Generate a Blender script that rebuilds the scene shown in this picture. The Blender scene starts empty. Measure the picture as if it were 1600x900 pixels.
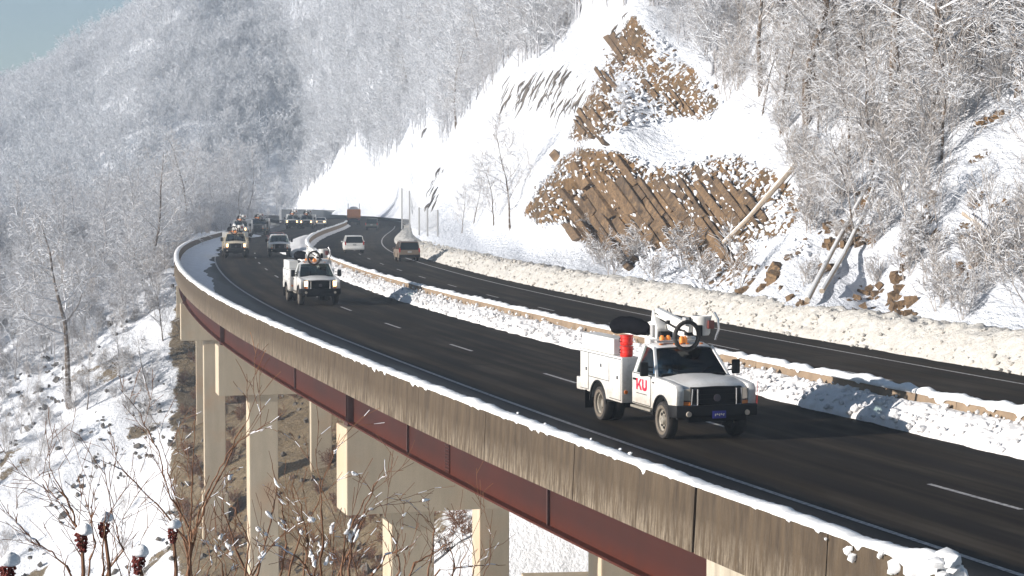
import bpy, bmesh, math, random
import numpy as np
from mathutils import Vector, Matrix

R = math.radians
scene = bpy.context.scene
col = scene.collection

# ------------------------------------------------------------------ camera
FPX, HCAM, YH = 3000.0, 6.2, 297.0
PITCH = math.atan((450 - YH) / FPX)
cd = bpy.data.cameras.new("Camera")
cam = bpy.data.objects.new("Camera", cd)
col.objects.link(cam)
cam.location = (0, 0, HCAM)
cam.rotation_euler = (math.pi / 2 - PITCH, 0, 0)
cd.lens = 36 * FPX / 1600
cd.sensor_width = 36
cd.clip_start = 0.5
cd.clip_end = 6000
scene.camera = cam

# ------------------------------------------------------------------ sky, sun, exposure
SUN_EL, SUN_DIR = R(15), (0.94, 0.34)          # light travels towards +x and slightly away
az = math.atan2(-SUN_DIR[0], -SUN_DIR[1])
w = bpy.data.worlds.new("World")
scene.world = w
w.use_nodes = True
wn = w.node_tree
for n in list(wn.nodes):
    wn.nodes.remove(n)
sky = wn.nodes.new('ShaderNodeTexSky')
sky.sky_type = 'NISHITA'
sky.sun_disc = False
sky.sun_elevation = SUN_EL
sky.sun_rotation = az
sky.altitude = 300
sky.air_density = 1.0
sky.dust_density = 0.2
sky.ozone_density = 2.5
bg = wn.nodes.new('ShaderNodeBackground')
bg.inputs[1].default_value = 0.05
wo = wn.nodes.new('ShaderNodeOutputWorld')
wn.links.new(sky.outputs[0], bg.inputs[0])
wn.links.new(bg.outputs[0], wo.inputs[0])
sd = bpy.data.lights.new("sun", 'SUN')
sd.energy = 5.0
sd.angle = R(0.5)
sd.color = (1.0, 0.95, 0.89)
so = bpy.data.objects.new("sun", sd)
col.objects.link(so)
d3 = Vector((SUN_DIR[0] * math.cos(SUN_EL), SUN_DIR[1] * math.cos(SUN_EL), -math.sin(SUN_EL)))
so.rotation_euler = d3.to_track_quat('-Z', 'Y').to_euler()
so.location = (-60, -20, 40)
scene.view_settings.view_transform = 'Standard'
scene.view_settings.look = 'None'
scene.view_settings.exposure = 0.72
scene.view_settings.gamma = 1
try:
    scene.cycles.volume_step_rate = 4
    scene.cycles.volume_bounces = 1
    scene.cycles.transparent_max_bounces = 24
    scene.cycles.max_bounces = 6
    scene.cycles.diffuse_bounces = 3
except Exception:
    pass

# ------------------------------------------------------------------ small helpers
rng = np.random.default_rng(7)
random.seed(7)


def tag(o, label=None, cat=None, group=None, kind=None):
    if label: o['label'] = label
    if cat: o['category'] = cat
    if group: o['group'] = group
    if kind: o['kind'] = kind
    return o


def empty(name, loc=(0, 0, 0), rz=0, parent=None):
    o = bpy.data.objects.new(name, None)
    col.objects.link(o)
    o.location = loc
    o.rotation_euler = (0, 0, rz)
    o.empty_display_size = 0.2
    if parent: o.parent = parent
    return o


def meshobj(name, verts, faces, mats, parent=None, mi=None, smooth=False, loc=None):
    me = bpy.data.meshes.new(name)
    me.from_pydata([tuple(v) for v in verts], [], [tuple(f) for f in faces])
    if not isinstance(mats, (list, tuple)): mats = [mats]
    for m in mats: me.materials.append(m)
    if mi is not None:
        me.polygons.foreach_set('material_index', np.asarray(mi, dtype=np.int32))
    if smooth:
        me.polygons.foreach_set('use_smooth', np.ones(len(me.polygons), dtype=bool))
    me.update()
    o = bpy.data.objects.new(name, me)
    col.objects.link(o)
    if parent: o.parent = parent
    if loc is not None: o.location = loc
    return o


def gridobj(name, V, mats, parent=None, uv=None, attr=None, smooth=True, mask=None, flip=False):
    """V: (n, m, 3) array of points, linked as one sheet."""
    n, m, _ = V.shape
    idx = np.arange(n * m).reshape(n, m)
    q = np.stack([idx[:-1, :-1], idx[:-1, 1:], idx[1:, 1:], idx[1:, :-1]], -1)
    if flip: q = q[..., ::-1]
    if mask is not None: q = q[mask]
    q = q.reshape(-1, 4)
    me = bpy.data.meshes.new(name)
    me.vertices.add(n * m)
    me.vertices.foreach_set('co', V.reshape(-1).astype(np.float32))
    me.loops.add(q.size)
    me.loops.foreach_set('vertex_index', q.reshape(-1).astype(np.int32))
    me.polygons.add(len(q))
    me.polygons.foreach_set('loop_start', np.arange(0, q.size, 4, dtype=np.int32))
    me.polygons.foreach_set('loop_total', np.full(len(q), 4, dtype=np.int32))
    me.polygons.foreach_set('use_smooth', np.full(len(q), smooth, dtype=bool))
    if not isinstance(mats, (list, tuple)): mats = [mats]
    for mm in mats: me.materials.append(mm)
    me.update(calc_edges=True)
    me.validate()
    if uv is not None:
        ul = me.uv_layers.new(name='UVMap')
        ul.data.foreach_set('uv', uv.reshape(-1, 2)[q.reshape(-1)].reshape(-1).astype(np.float32))
    if attr:
        for k, a in attr.items():
            at = me.attributes.new(k, 'FLOAT', 'POINT')
            at.data.foreach_set('value', a.reshape(-1).astype(np.float32))
    o = bpy.data.objects.new(name, me)
    col.objects.link(o)
    if parent: o.parent = parent
    return o


class MB:
    """collects boxes, tubes and plates into one mesh"""
    def __init__(s):
        s.v = []; s.f = []; s.m = []

    def add(s, verts, faces, mi=0):
        b = len(s.v)
        s.v += [tuple(p) for p in verts]
        s.f += [tuple(b + i for i in f) for f in faces]
        s.m += [mi] * len(faces)

    def box(s, c, d, mi=0, rz=0, M=None, taper=1.0):
        x, y, z = d[0] / 2, d[1] / 2, d[2] / 2
        P = [Vector((sx * x * (taper if sz > 0 else 1), sy * y * (taper if sz > 0 else 1), sz * z))
             for sz in (-1, 1) for sx, sy in ((-1, -1), (1, -1), (1, 1), (-1, 1))]
        T = M if M is not None else Matrix.Rotation(rz, 3, 'Z')
        P = [T @ p + Vector(c) for p in P]
        s.add(P, [(3, 2, 1, 0), (4, 5, 6, 7), (0, 1, 5, 4), (1, 2, 6, 5), (2, 3, 7, 6), (3, 0, 4, 7)], mi)

    def tube(s, pts, r, n=6, mi=0, caps=True):
        pts = [Vector(p) for p in pts]
        rr = r if isinstance(r, (list, tuple)) else [r] * len(pts)
        b = len(s.v)
        up = None
        for i, p in enumerate(pts):
            t = (pts[min(i + 1, len(pts) - 1)] - pts[max(i - 1, 0)])
            if t.length < 1e-9: t = Vector((0, 0, 1))
            t.normalize()
            if up is None:
                up = t.cross(Vector((0.3, 0.9, 0.1)))
                if up.length < .1: up = t.cross(Vector((1, 0, 0)))
            up = (up - t * up.dot(t)).normalized()
            q = t.cross(up)
            for k in range(n):
                a = 2 * math.pi * k / n
                s.v.append(tuple(p + (up * math.cos(a) + q * math.sin(a)) * rr[i]))
        for i in range(len(pts) - 1):
            for k in range(n):
                s.f.append((b + i * n + k, b + i * n + (k + 1) % n, b + (i + 1) * n + (k + 1) % n, b + (i + 1) * n + k))
                s.m.append(mi)
        if caps:
            s.f.append(tuple(b + k for k in reversed(range(n)))); s.m.append(mi)
            e = b + (len(pts) - 1) * n
            s.f.append(tuple(e + k for k in range(n))); s.m.append(mi)

    def lathe(s, prof, c, axis='Y', n=24, mi=0, scale=1):
        """prof: list of (radius, offset along axis)"""
        b = len(s.v)
        for r, h in prof:
            for k in range(n):
                a = 2 * math.pi * k / n
                u, v_ = r * math.cos(a), r * math.sin(a)
                p = {'Y': (u, h, v_), 'Z': (u, v_, h), 'X': (h, u, v_)}[axis]
                s.v.append((c[0] + p[0], c[1] + p[1], c[2] + p[2]))
        for i in range(len(prof) - 1):
            for k in range(n):
                s.f.append((b + i * n + k, b + i * n + (k + 1) % n, b + (i + 1) * n + (k + 1) % n, b + (i + 1) * n + k))
                s.m.append(mi)

    def prism(s, poly, y0, y1, mi=0, plane='xz'):
        """poly in the x-z plane extruded along y"""
        n = len(poly)
        if plane == 'xz':
            A = [(p[0], y0, p[1]) for p in poly]; B = [(p[0], y1, p[1]) for p in poly]
        elif plane == 'yz':
            A = [(y0, p[0], p[1]) for p in poly]; B = [(y1, p[0], p[1]) for p in poly]
        else:
            A = [(p[0], p[1], y0) for p in poly]; B = [(p[0], p[1], y1) for p in poly]
        f = [tuple(range(n)), tuple(reversed(range(n, 2 * n)))]
        f += [(i, i + n, (i + 1) % n + n, (i + 1) % n) for i in range(n)]
        s.add(A + B, f, mi)

    def build(s, name, mats, parent=None, bevel=0, smooth=False, segs=2, loc=None):
        me = bpy.data.meshes.new(name)
        bm = bmesh.new()
        vs = [bm.verts.new(p) for p in s.v]
        for f, m in zip(s.f, s.m):
            try:
                ff = bm.faces.new([vs[i] for i in f]); ff.material_index = m
            except ValueError:
                pass
        bmesh.ops.recalc_face_normals(bm, faces=bm.faces)
        if bevel:
            es = [e for e in bm.edges if len(e.link_faces) == 2 and e.calc_face_angle(0) > 0.5]
            bmesh.ops.bevel(bm, geom=es, offset=bevel, segments=segs, affect='EDGES', profile=0.6, clamp_overlap=True)
        if smooth:
            for f in bm.faces: f.smooth = True
            for e in bm.edges:
                if len(e.link_faces) == 2 and e.calc_face_angle(0) > 0.7: e.smooth = False
        bm.to_mesh(me); bm.free()
        if not isinstance(mats, (list, tuple)): mats = [mats]
        for m in mats: me.materials.append(m)
        o = bpy.data.objects.new(name, me)
        col.objects.link(o)
        if parent: o.parent = parent
        if loc is not None: o.location = loc
        return o


def copy_tree(o, parent=None):
    c = o.copy()
    col.objects.link(c)
    if parent: c.parent = parent
    for ch in list(o.children):
        copy_tree(ch, c)
    return c


# numpy value noise
def _hash(ix, iy, iz, seed):
    n = (ix * 374761393 + iy * 668265263 + iz * 2147483647 + seed * 974711) & 0xffffffff
    n = ((n ^ (n >> 13)) * 1274126177) & 0xffffffff
    n = (n ^ (n >> 16)) & 0xffffffff
    return n / 4294967295.0


def vnoise(x, y, z=0.0, seed=0):
    x, y, z = np.broadcast_arrays(np.asarray(x, float), np.asarray(y, float), np.asarray(z, float))
    ix, iy, iz = np.floor(x).astype(np.int64), np.floor(y).astype(np.int64), np.floor(z).astype(np.int64)
    fx, fy, fz = x - ix, y - iy, z - iz
    fx, fy, fz = [t * t * (3 - 2 * t) for t in (fx, fy, fz)]
    o = 0
    for a in (0, 1):
        for b in (0, 1):
            for c in (0, 1):
                o = o + _hash(ix + a, iy + b, iz + c, seed) * (fx if a else 1 - fx) * (fy if b else 1 - fy) * (fz if c else 1 - fz)
    return o * 2 - 1


def fbm(x, y, z=0.0, o=4, seed=0, gain=.5):
    s, a = 0, 1.0
    for i in range(o):
        s = s + a * vnoise(np.asarray(x) * 2 ** i, np.asarray(y) * 2 ** i, np.asarray(z) * 2 ** i, seed + i * 17)
        a *= gain
    return s


def sstep(a, b, x):
    t = np.clip((np.asarray(x, float) - a) / (b - a), 0, 1)
    return t * t * (3 - 2 * t)


def world(px, py, Z=None, z=None):
    """a point of the place seen at photo pixel (px, py), at depth Z or at height z"""
    dx = (px - 800) / FPX; dz = -(py - 450) / FPX
    d = np.array([dx, math.cos(PITCH) + dz * math.sin(PITCH), -math.sin(PITCH) + dz * math.cos(PITCH)])
    t = Z / d[1] if Z is not None else (z - HCAM) / d[2]
    return Vector((d[0] * t, d[1] * t, HCAM + d[2] * t))


# thin plate spline
def tps(P, v, lam=0.0):
    P = np.asarray(P, float); v = np.asarray(v, float); n = len(P)
    mu = P.mean(0); sc = P.std(0).mean(); Q = (P - mu) / sc
    def U(r2): return np.where(r2 > 0, r2 * np.log(r2 + 1e-12), 0)
    Kk = U(((Q[:, None] - Q[None]) ** 2).sum(-1)) + lam * np.eye(n)
    A = np.zeros((n + 3, n + 3)); A[:n, :n] = Kk; A[:n, n] = 1; A[:n, n + 1:] = Q
    A[n, :n] = 1; A[n + 1:, :n] = Q.T
    c = np.linalg.solve(A, np.concatenate([v, [0, 0, 0]]))
    def f(X, Y):
        sh = np.shape(X); X = (np.ravel(X) - mu[0]) / sc; Y = (np.ravel(Y) - mu[1]) / sc
        o = c[n] + c[n + 1] * X + c[n + 2] * Y
        for i in range(n):
            o = o + c[i] * U((X - Q[i, 0]) ** 2 + (Y - Q[i, 1]) ** 2)
        return o.reshape(sh)
    return f


# ------------------------------------------------------------------ the highway's reference curve (median barrier)
KZ = np.array([10, 25, 40, 55, 70, 90, 110, 130, 150, 175, 200, 230, 260, 300, 350, 400, 450, 500.])
KX = np.array([24.55, 19.49, 14.38, 9.48, 4.98, -0.69, -5.67, -10.06, -13.91, -18.12, -21.4, -24.03, -25.64, -27.05, -30.09, -37.17, -51.73, -73.07])


def _nat(xk, yk):
    n = len(xk); h = np.diff(xk); A = np.zeros((n, n)); r = np.zeros(n); A[0, 0] = A[-1, -1] = 1
    for i in range(1, n - 1):
        A[i, i - 1] = h[i - 1]; A[i, i] = 2 * (h[i - 1] + h[i]); A[i, i + 1] = h[i]
        r[i] = 6 * ((yk[i + 1] - yk[i]) / h[i] - (yk[i] - yk[i - 1]) / h[i - 1])
    return np.linalg.solve(A, r)


_M = _nat(KZ, KX)


def refx(Z):
    Z = np.asarray(Z, float)
    i = np.clip(np.searchsorted(KZ, Z) - 1, 0, len(KZ) - 2)
    h = KZ[i + 1] - KZ[i]; a = (KZ[i + 1] - Z) / h; b = (Z - KZ[i]) / h
    return a * KX[i] + b * KX[i + 1] + ((a ** 3 - a) * _M[i] + (b ** 3 - b) * _M[i + 1]) * h ** 2 / 6


def refd(Z):
    return (refx(np.asarray(Z) + .5) - refx(np.asarray(Z) - .5))


def off(Z, s):
    """plan point at station Z, s metres to the right of the barrier"""
    d = refd(Z); k = 1 / np.sqrt(1 + d * d)
    return refx(Z) + s * k, Z - s * d * k


def road_s(X, Z):
    """approximate signed distance right of the barrier of plan points"""
    return (X - refx(np.clip(Z, 11, 499))) / np.sqrt(1 + refd(np.clip(Z, 11, 499)) ** 2)


_zz = np.linspace(10, 500, 4901)
_al = np.concatenate([[0], np.cumsum(np.sqrt(np.diff(_zz) ** 2 + np.diff(refx(_zz)) ** 2))])


def arc(Z): return np.interp(Z, _zz, _al)
def arcZ(a): return np.interp(a, _al, _zz)


def stations(z0, z1, k=0.012, mn=0.1):
    o = [z0]
    while o[-1] < z1: o.append(o[-1] + max(mn, k * o[-1] * .5))
    o[-1] = z1
    return np.array(o)


# ------------------------------------------------------------------ materials
def nmat(name):
    m = bpy.data.materials.new(name); m.use_nodes = True
    nt = m.node_tree
    b = nt.nodes['Principled BSDF']
    return m, nt, b


def N(nt, t, **k):
    n = nt.nodes.new(t)
    for a, v in k.items():
        if a.startswith('i_'):
            key = a[2:]
            key = int(key) if key.isdigit() else key.replace('_', ' ')
            n.inputs[key].default_value = v
        else: setattr(n, a, v)
    return n


def ramp(nt, fac, stops, interp='LINEAR'):
    n = nt.nodes.new('ShaderNodeValToRGB'); n.color_ramp.interpolation = interp
    e = n.color_ramp.elements
    while len(e) < len(stops): e.new(0.5)
    for i, (p, c) in enumerate(stops):
        e[i].position = p; e[i].color = (c, c, c, 1) if not isinstance(c, tuple) else (*c, 1)
    nt.links.new(fac, n.inputs[0])
    return n.outputs[0]


def mixc(nt, fac, a, b, mode='MIX'):
    n = nt.nodes.new('ShaderNodeMix'); n.data_type = 'RGBA'; n.blend_type = mode
    for s, v in ((0, fac), (6, a), (7, b)):
        if hasattr(v, 'is_output') or isinstance(v, bpy.types.NodeSocket): nt.links.new(v, n.inputs[s])
        else: n.inputs[s].default_value = v if s == 0 else (*v, 1)
    return n.outputs[2]


def mth(nt, op, a, b=0.0, clamp=False):
    n = nt.nodes.new('ShaderNodeMath'); n.operation = op; n.use_clamp = clamp
    for s, v in ((0, a), (1, b)):
        if isinstance(v, bpy.types.NodeSocket): nt.links.new(v, n.inputs[s])
        else: n.inputs[s].default_value = v
    return n.outputs[0]


def noise(nt, scale, detail=4, rough=.55, vec=None, dim='3D', dist=0.0):
    n = N(nt, 'ShaderNodeTexNoise'); n.inputs['Scale'].default_value = scale
    n.inputs['Detail'].default_value = detail; n.inputs['Roughness'].default_value = rough
    n.inputs['Distortion'].default_value = dist
    if vec is not None: nt.links.new(vec, n.inputs['Vector'])
    return n.outputs[0]


def coords(nt, kind='Object', scale=None, rot=None):
    t = nt.nodes.new('ShaderNodeTexCoord'); o = t.outputs[kind]
    if scale or rot:
        mp = nt.nodes.new('ShaderNodeMapping'); nt.links.new(o, mp.inputs[0])
        if scale: mp.inputs['Scale'].default_value = scale
        if rot: mp.inputs['Rotation'].default_value = rot
        o = mp.outputs[0]
    return o


def bump(nt, b, h, strength=.5, dist=.05):
    n = nt.nodes.new('ShaderNodeBump'); n.inputs['Strength'].default_value = strength
    n.inputs['Distance'].default_value = dist
    nt.links.new(h, n.inputs['Height']); nt.links.new(n.outputs[0], b.inputs['Normal'])


def simple(name, c, rough=.6, metal=0, var=.12, scale=6, bmp=0, spec=None, coat=0):
    m, nt, b = nmat(name)
    nz = noise(nt, scale, 5, .6, coords(nt))
    f = ramp(nt, nz, [(.3, 1 - var), (.7, 1 + var * .3)])
    cc = mixc(nt, 1.0, c, f, 'MULTIPLY')
    nt.links.new(cc, b.inputs['Base Color'])
    b.inputs['Roughness'].default_value = rough; b.inputs['Metallic'].default_value = metal
    if spec is not None: b.inputs['Specular IOR Level'].default_value = spec
    if coat: b.inputs['Coat Weight'].default_value = coat
    if bmp: bump(nt, b, nz, bmp, .02)
    return m


def snow_mat(name, c=(.84, .86, .90), dirt=(.55, .45, .34), amount=0.0, scale=3.0, bs=.5, bd=.06, speck=False):
    m, nt, b = nmat(name)
    co = coords(nt)
    n1 = noise(nt, scale, 6, .6, co); n2 = noise(nt, scale * 6, 4, .6, co)
    f = ramp(nt, n1, [(.35, 0.0), (.75, 1.0)])
    cc = mixc(nt, mth(nt, 'MULTIPLY', f, amount), c, dirt)
    if speck:
        n3 = noise(nt, 14, 3, .7, co)
        cc = mixc(nt, ramp(nt, n3, [(.66, 0.), (.74, .8)]), cc, (.16, .12, .09))
    nt.links.new(cc, b.inputs['Base Color'])
    b.inputs['Roughness'].default_value = .85
    b.inputs['Specular IOR Level'].default_value = .15
    bump(nt, b, mth(nt, 'ADD', n1, mth(nt, 'MULTIPLY', n2, .5)), bs, bd)
    return m


M = {}
M['snow'] = snow_mat('fresh_snow', bs=.5, bd=.15, scale=1.2)
M['snow_cap'] = snow_mat('barrier_snow', (.88, .88, .88), (.7, .62, .52), .25, 8, .5, .03)
M['snow_bank'] = snow_mat('ploughed_snow', (.76, .75, .75), (.50, .44, .38), .4, 3.5, .6, .08)
M['dirty_snow'] = snow_mat('salted_snow', (.68, .65, .60), (.42, .36, .29), .5, 3.0, 1.0, .12, True)
M['shoulder_snow'] = snow_mat('shoulder_snow', (.80, .82, .86), (.4, .4, .42), .5, 2, .5, .03)


def m_asphalt():
    m, nt, b = nmat('asphalt')
    uvm = coords(nt, 'UV')
    sx = nt.nodes.new('ShaderNodeSeparateXYZ'); nt.links.new(uvm, sx.inputs[0])
    mp = nt.nodes.new('ShaderNodeMapping'); mp.inputs['Scale'].default_value = (1.6, .03, 1); nt.links.new(uvm, mp.inputs[0])
    st = noise(nt, 1.0, 5, .6, mp.outputs[0])                  # long streaks with the lanes
    mp2 = nt.nodes.new('ShaderNodeMapping'); mp2.inputs['Scale'].default_value = (.5, .12, 1); nt.links.new(uvm, mp2.inputs[0])
    bl = noise(nt, 1.0, 4, .6, mp2.outputs[0])
    fine = noise(nt, 60, 3, .7, coords(nt))
    # wheel paths: darker, smoother
    wv = mth(nt, 'SINE', mth(nt, 'MULTIPLY', mth(nt, 'ADD', sx.outputs[0], 7.0 + 1.83 * .25 - 0.0), 2 * math.pi / 1.83))
    base = mixc(nt, ramp(nt, st, [(.40, 0.), (.60, 1.)]), (.004, .003, .002), (.032, .022, .013))
    base = mixc(nt, ramp(nt, bl, [(.4, 0.), (.65, .5)]), base, (.042, .031, .021))
    base = mixc(nt, mth(nt, 'MULTIPLY', mth(nt, 'MULTIPLY_ADD', wv, .5, ), .62, True), base, (.010, .009, .009))
    base = mixc(nt, ramp(nt, fine, [(.35, .0), (.75, .45)]), base, (.032, .024, .018))
    salt = mth(nt, 'MULTIPLY', ramp(nt, bl, [(.45, 0.), (.62, 1.)]), ramp(nt, st, [(.45, 0.), (.60, .6)]))
    base = mixc(nt, salt, base, (.064, .052, .040))
    # the parapet's shadow painted into the gutter's colour, with a smoother surface
    wet = ramp(nt, mth(nt, 'MULTIPLY_ADD', sx.outputs[0], 1 / 30.), [(0, 0.), (1, 1.)])
    w1 = mth(nt, 'ADD', sx.outputs[0], mth(nt, 'MULTIPLY', bl, 1.2))
    shade_f = N(nt, 'ShaderNodeMapRange'); shade_f.inputs[1].default_value = -9.0; shade_f.inputs[2].default_value = -7.6
    shade_f.inputs[3].default_value = 1; shade_f.inputs[4].default_value = 0; nt.links.new(w1, shade_f.inputs[0])
    base = mixc(nt, mth(nt, 'MULTIPLY', shade_f.outputs[0], .75), base, (.008, .009, .011))
    # transverse construction joints
    j = mth(nt, 'ABSOLUTE', mth(nt, 'SUBTRACT', mth(nt, 'FRACT', mth(nt, 'DIVIDE', sx.outputs[1], 42.0)), .5))
    jf = mth(nt, 'LESS_THAN', j, .0016)
    base = mixc(nt, mth(nt, 'MULTIPLY', jf, .8), base, (.008, .008, .008))
    nt.links.new(base, b.inputs['Base Color'])
    b.inputs['Roughness'].default_value = .8
    rg = N(nt, 'ShaderNodeMapRange'); rg.inputs[3].default_value = .85; rg.inputs[4].default_value = .45
    nt.links.new(shade_f.outputs[0], rg.inputs[0]); nt.links.new(rg.outputs[0], b.inputs['Roughness'])
    b.inputs['Specular IOR Level'].default_value = .08
    bump(nt, b, fine, .35, .01)
    return m


M['asphalt'] = m_asphalt()


def m_paint():
    m, nt, b = nmat('road_paint')
    n = noise(nt, 9, 5, .7, coords(nt))
    nt.links.new(mixc(nt, ramp(nt, n, [(.38, 0.), (.6, 1.)]), (.16, .15, .15), (.52, .50, .48)), b.inputs['Base Color'])
    b.inputs['Roughness'].default_value = .7
    return m


M['paint'] = m_paint()


def m_concrete(name, c, stain, sc=(3.0, 3.0, .35), amt=.9, light=None, orange=0.0):
    m, nt, b = nmat(name)
    geo = nt.nodes.new('ShaderNodeNewGeometry')
    mp = nt.nodes.new('ShaderNodeMapping'); mp.inputs['Scale'].default_value = sc
    nt.links.new(geo.outputs['Position'], mp.inputs[0])
    st = noise(nt, 1.0, 6, .62, mp.outputs[0])
    big = noise(nt, .7, 4, .6, geo.outputs['Position'])
    fine = noise(nt, 25, 4, .6, geo.outputs['Position'])
    cc = mixc(nt, ramp(nt, st, [(.38, 0.), (.68, amt)]), c, stain)
    cc = mixc(nt, ramp(nt, big, [(.35, .0), (.7, .45)]), cc, tuple(x * .75 for x in c))
    if light:
        z = nt.nodes.new('ShaderNodeSeparateXYZ'); nt.links.new(geo.outputs['Position'], z.inputs[0])
        mp3 = nt.nodes.new('ShaderNodeMapping'); mp3.inputs['Scale'].default_value = (9, 9, 1.2)
        nt.links.new(geo.outputs['Position'], mp3.inputs[0])
        s2 = noise(nt, 1.0, 5, .7, mp3.outputs[0])
        lo = N(nt, 'ShaderNodeMapRange'); lo.inputs[1].default_value = .35; lo.inputs[2].default_value = -.35
        nt.links.new(z.outputs[2], lo.inputs[0])
        f = mth(nt, 'MULTIPLY', ramp(nt, s2, [(.42, 0.), (.66, 1.)]), mth(nt, 'ADD', lo.outputs[0], .12), True)
        cc = mixc(nt, mth(nt, 'MULTIPLY', f, .8), cc, light)
    if orange:
        og = noise(nt, .45, 3, .5, geo.outputs['Position'])
        cc = mixc(nt, ramp(nt, og, [(.5, 0.), (.72, orange)]), cc, (.55, .30, .15))
    cc = mixc(nt, ramp(nt, fine, [(.3, .25), (.6, 0.)]), cc, tuple(x * .6 for x in c))
    nt.links.new(cc, b.inputs['Base Color'])
    b.inputs['Roughness'].default_value = .9
    b.inputs['Specular IOR Level'].default_value = .2
    bump(nt, b, mth(nt, 'ADD', fine, st), .35, .012)
    return m


M['parapet'] = m_concrete('weathered_parapet', (.092, .066, .042), (.030, .021, .015), (4.5, 4.5, .35), .95, (.30, .245, .18))
M['concrete'] = m_concrete('pier_concrete', (.54, .455, .335), (.38, .32, .23), (1.5, 1.5, .25), .6, None, .35)
M['pale_concrete'] = m_concrete('abutment_concrete', (.46, .41, .32), (.20, .16, .12), (4, 4, .4), .8)
M['barrier'] = m_concrete('median_concrete', (.30, .22, .15), (.18, .13, .09), (2, 2, 1), .8)
M['grey_wall'] = m_concrete('grey_wall', (.34, .35, .36), (.27, .28, .29), (.3, .3, .6), .7)


def m_steel():
    m, nt, b = nmat('painted_girder_steel')
    geo = nt.nodes.new('ShaderNodeNewGeometry')
    z = nt.nodes.new('ShaderNodeSeparateXYZ'); nt.links.new(geo.outputs['Position'], z.inputs[0])
    mp = nt.nodes.new('ShaderNodeMapping'); mp.inputs['Scale'].default_value = (.5, .5, .12)
    nt.links.new(geo.outputs['Position'], mp.inputs[0])
    n = noise(nt, 1, 5, .6, mp.outputs[0]); n2 = noise(nt, 3, 5, .65, geo.outputs['Position'])
    cc = mixc(nt, ramp(nt, n, [(.35, 0.), (.7, 1.)]), (.047, .013, .009), (.034, .012, .009))
    lo = N(nt, 'ShaderNodeMapRange'); lo.inputs[1].default_value = -1.0; lo.inputs[2].default_value = -1.45
    nt.links.new(z.outputs[2], lo.inputs[0])
    cc = mixc(nt, mth(nt, 'MULTIPLY', lo.outputs[0], mth(nt, 'ADD', n2, .1), True), cc, (.085, .018, .008))
    nt.links.new(cc, b.inputs['Base Color'])
    b.inputs['Roughness'].default_value = .7
    b.inputs['Specular IOR Level'].default_value = .15
    return m


M['steel'] = m_steel()
M['dark_rust'] = simple('dark_rusty_steel', (.07, .03, .025), .8)


def m_ground():
    """snow with bare rocky soil showing through; attribute 'bare' says where the ground lies open"""
    m, nt, b = nmat('snowy_ground')
    geo = nt.nodes.new('ShaderNodeNewGeometry'); P = geo.outputs['Position']
    a = N(nt, 'ShaderNodeAttribute'); a.attribute_name = 'bare'
    n1 = noise(nt, .35, 6, .65, P); n2 = noise(nt, 1.6, 6, .7, P); n3 = noise(nt, 7, 4, .6, P)
    soil = mixc(nt, ramp(nt, n2, [(.3, 0.), (.7, 1.)]), (.10, .075, .045), (.24, .18, .11))
    soil = mixc(nt, ramp(nt, n3, [(.5, 0.), (.7, .6)]), soil, (.33, .27, .19))
    th = mth(nt, 'ADD', mth(nt, 'ADD', a.outputs['Fac'], mth(nt, 'MULTIPLY', n2, .55)), mth(nt, 'MULTIPLY', n3, .25))
    f = ramp(nt, th, [(.66, 0.), (.74, 1.)])
    sn = mixc(nt, n1, (.80, .82, .86), (.88, .88, .90))
    nt.links.new(mixc(nt, f, sn, soil), b.inputs['Base Color'])
    b.inputs['Roughness'].default_value = .9; b.inputs['Specular IOR Level'].default_value = .1
    bump(nt, b, mth(nt, 'ADD', n2, mth(nt, 'MULTIPLY', n3, .4)), .8, .35)
    return m


M['ground'] = m_ground()


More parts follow.
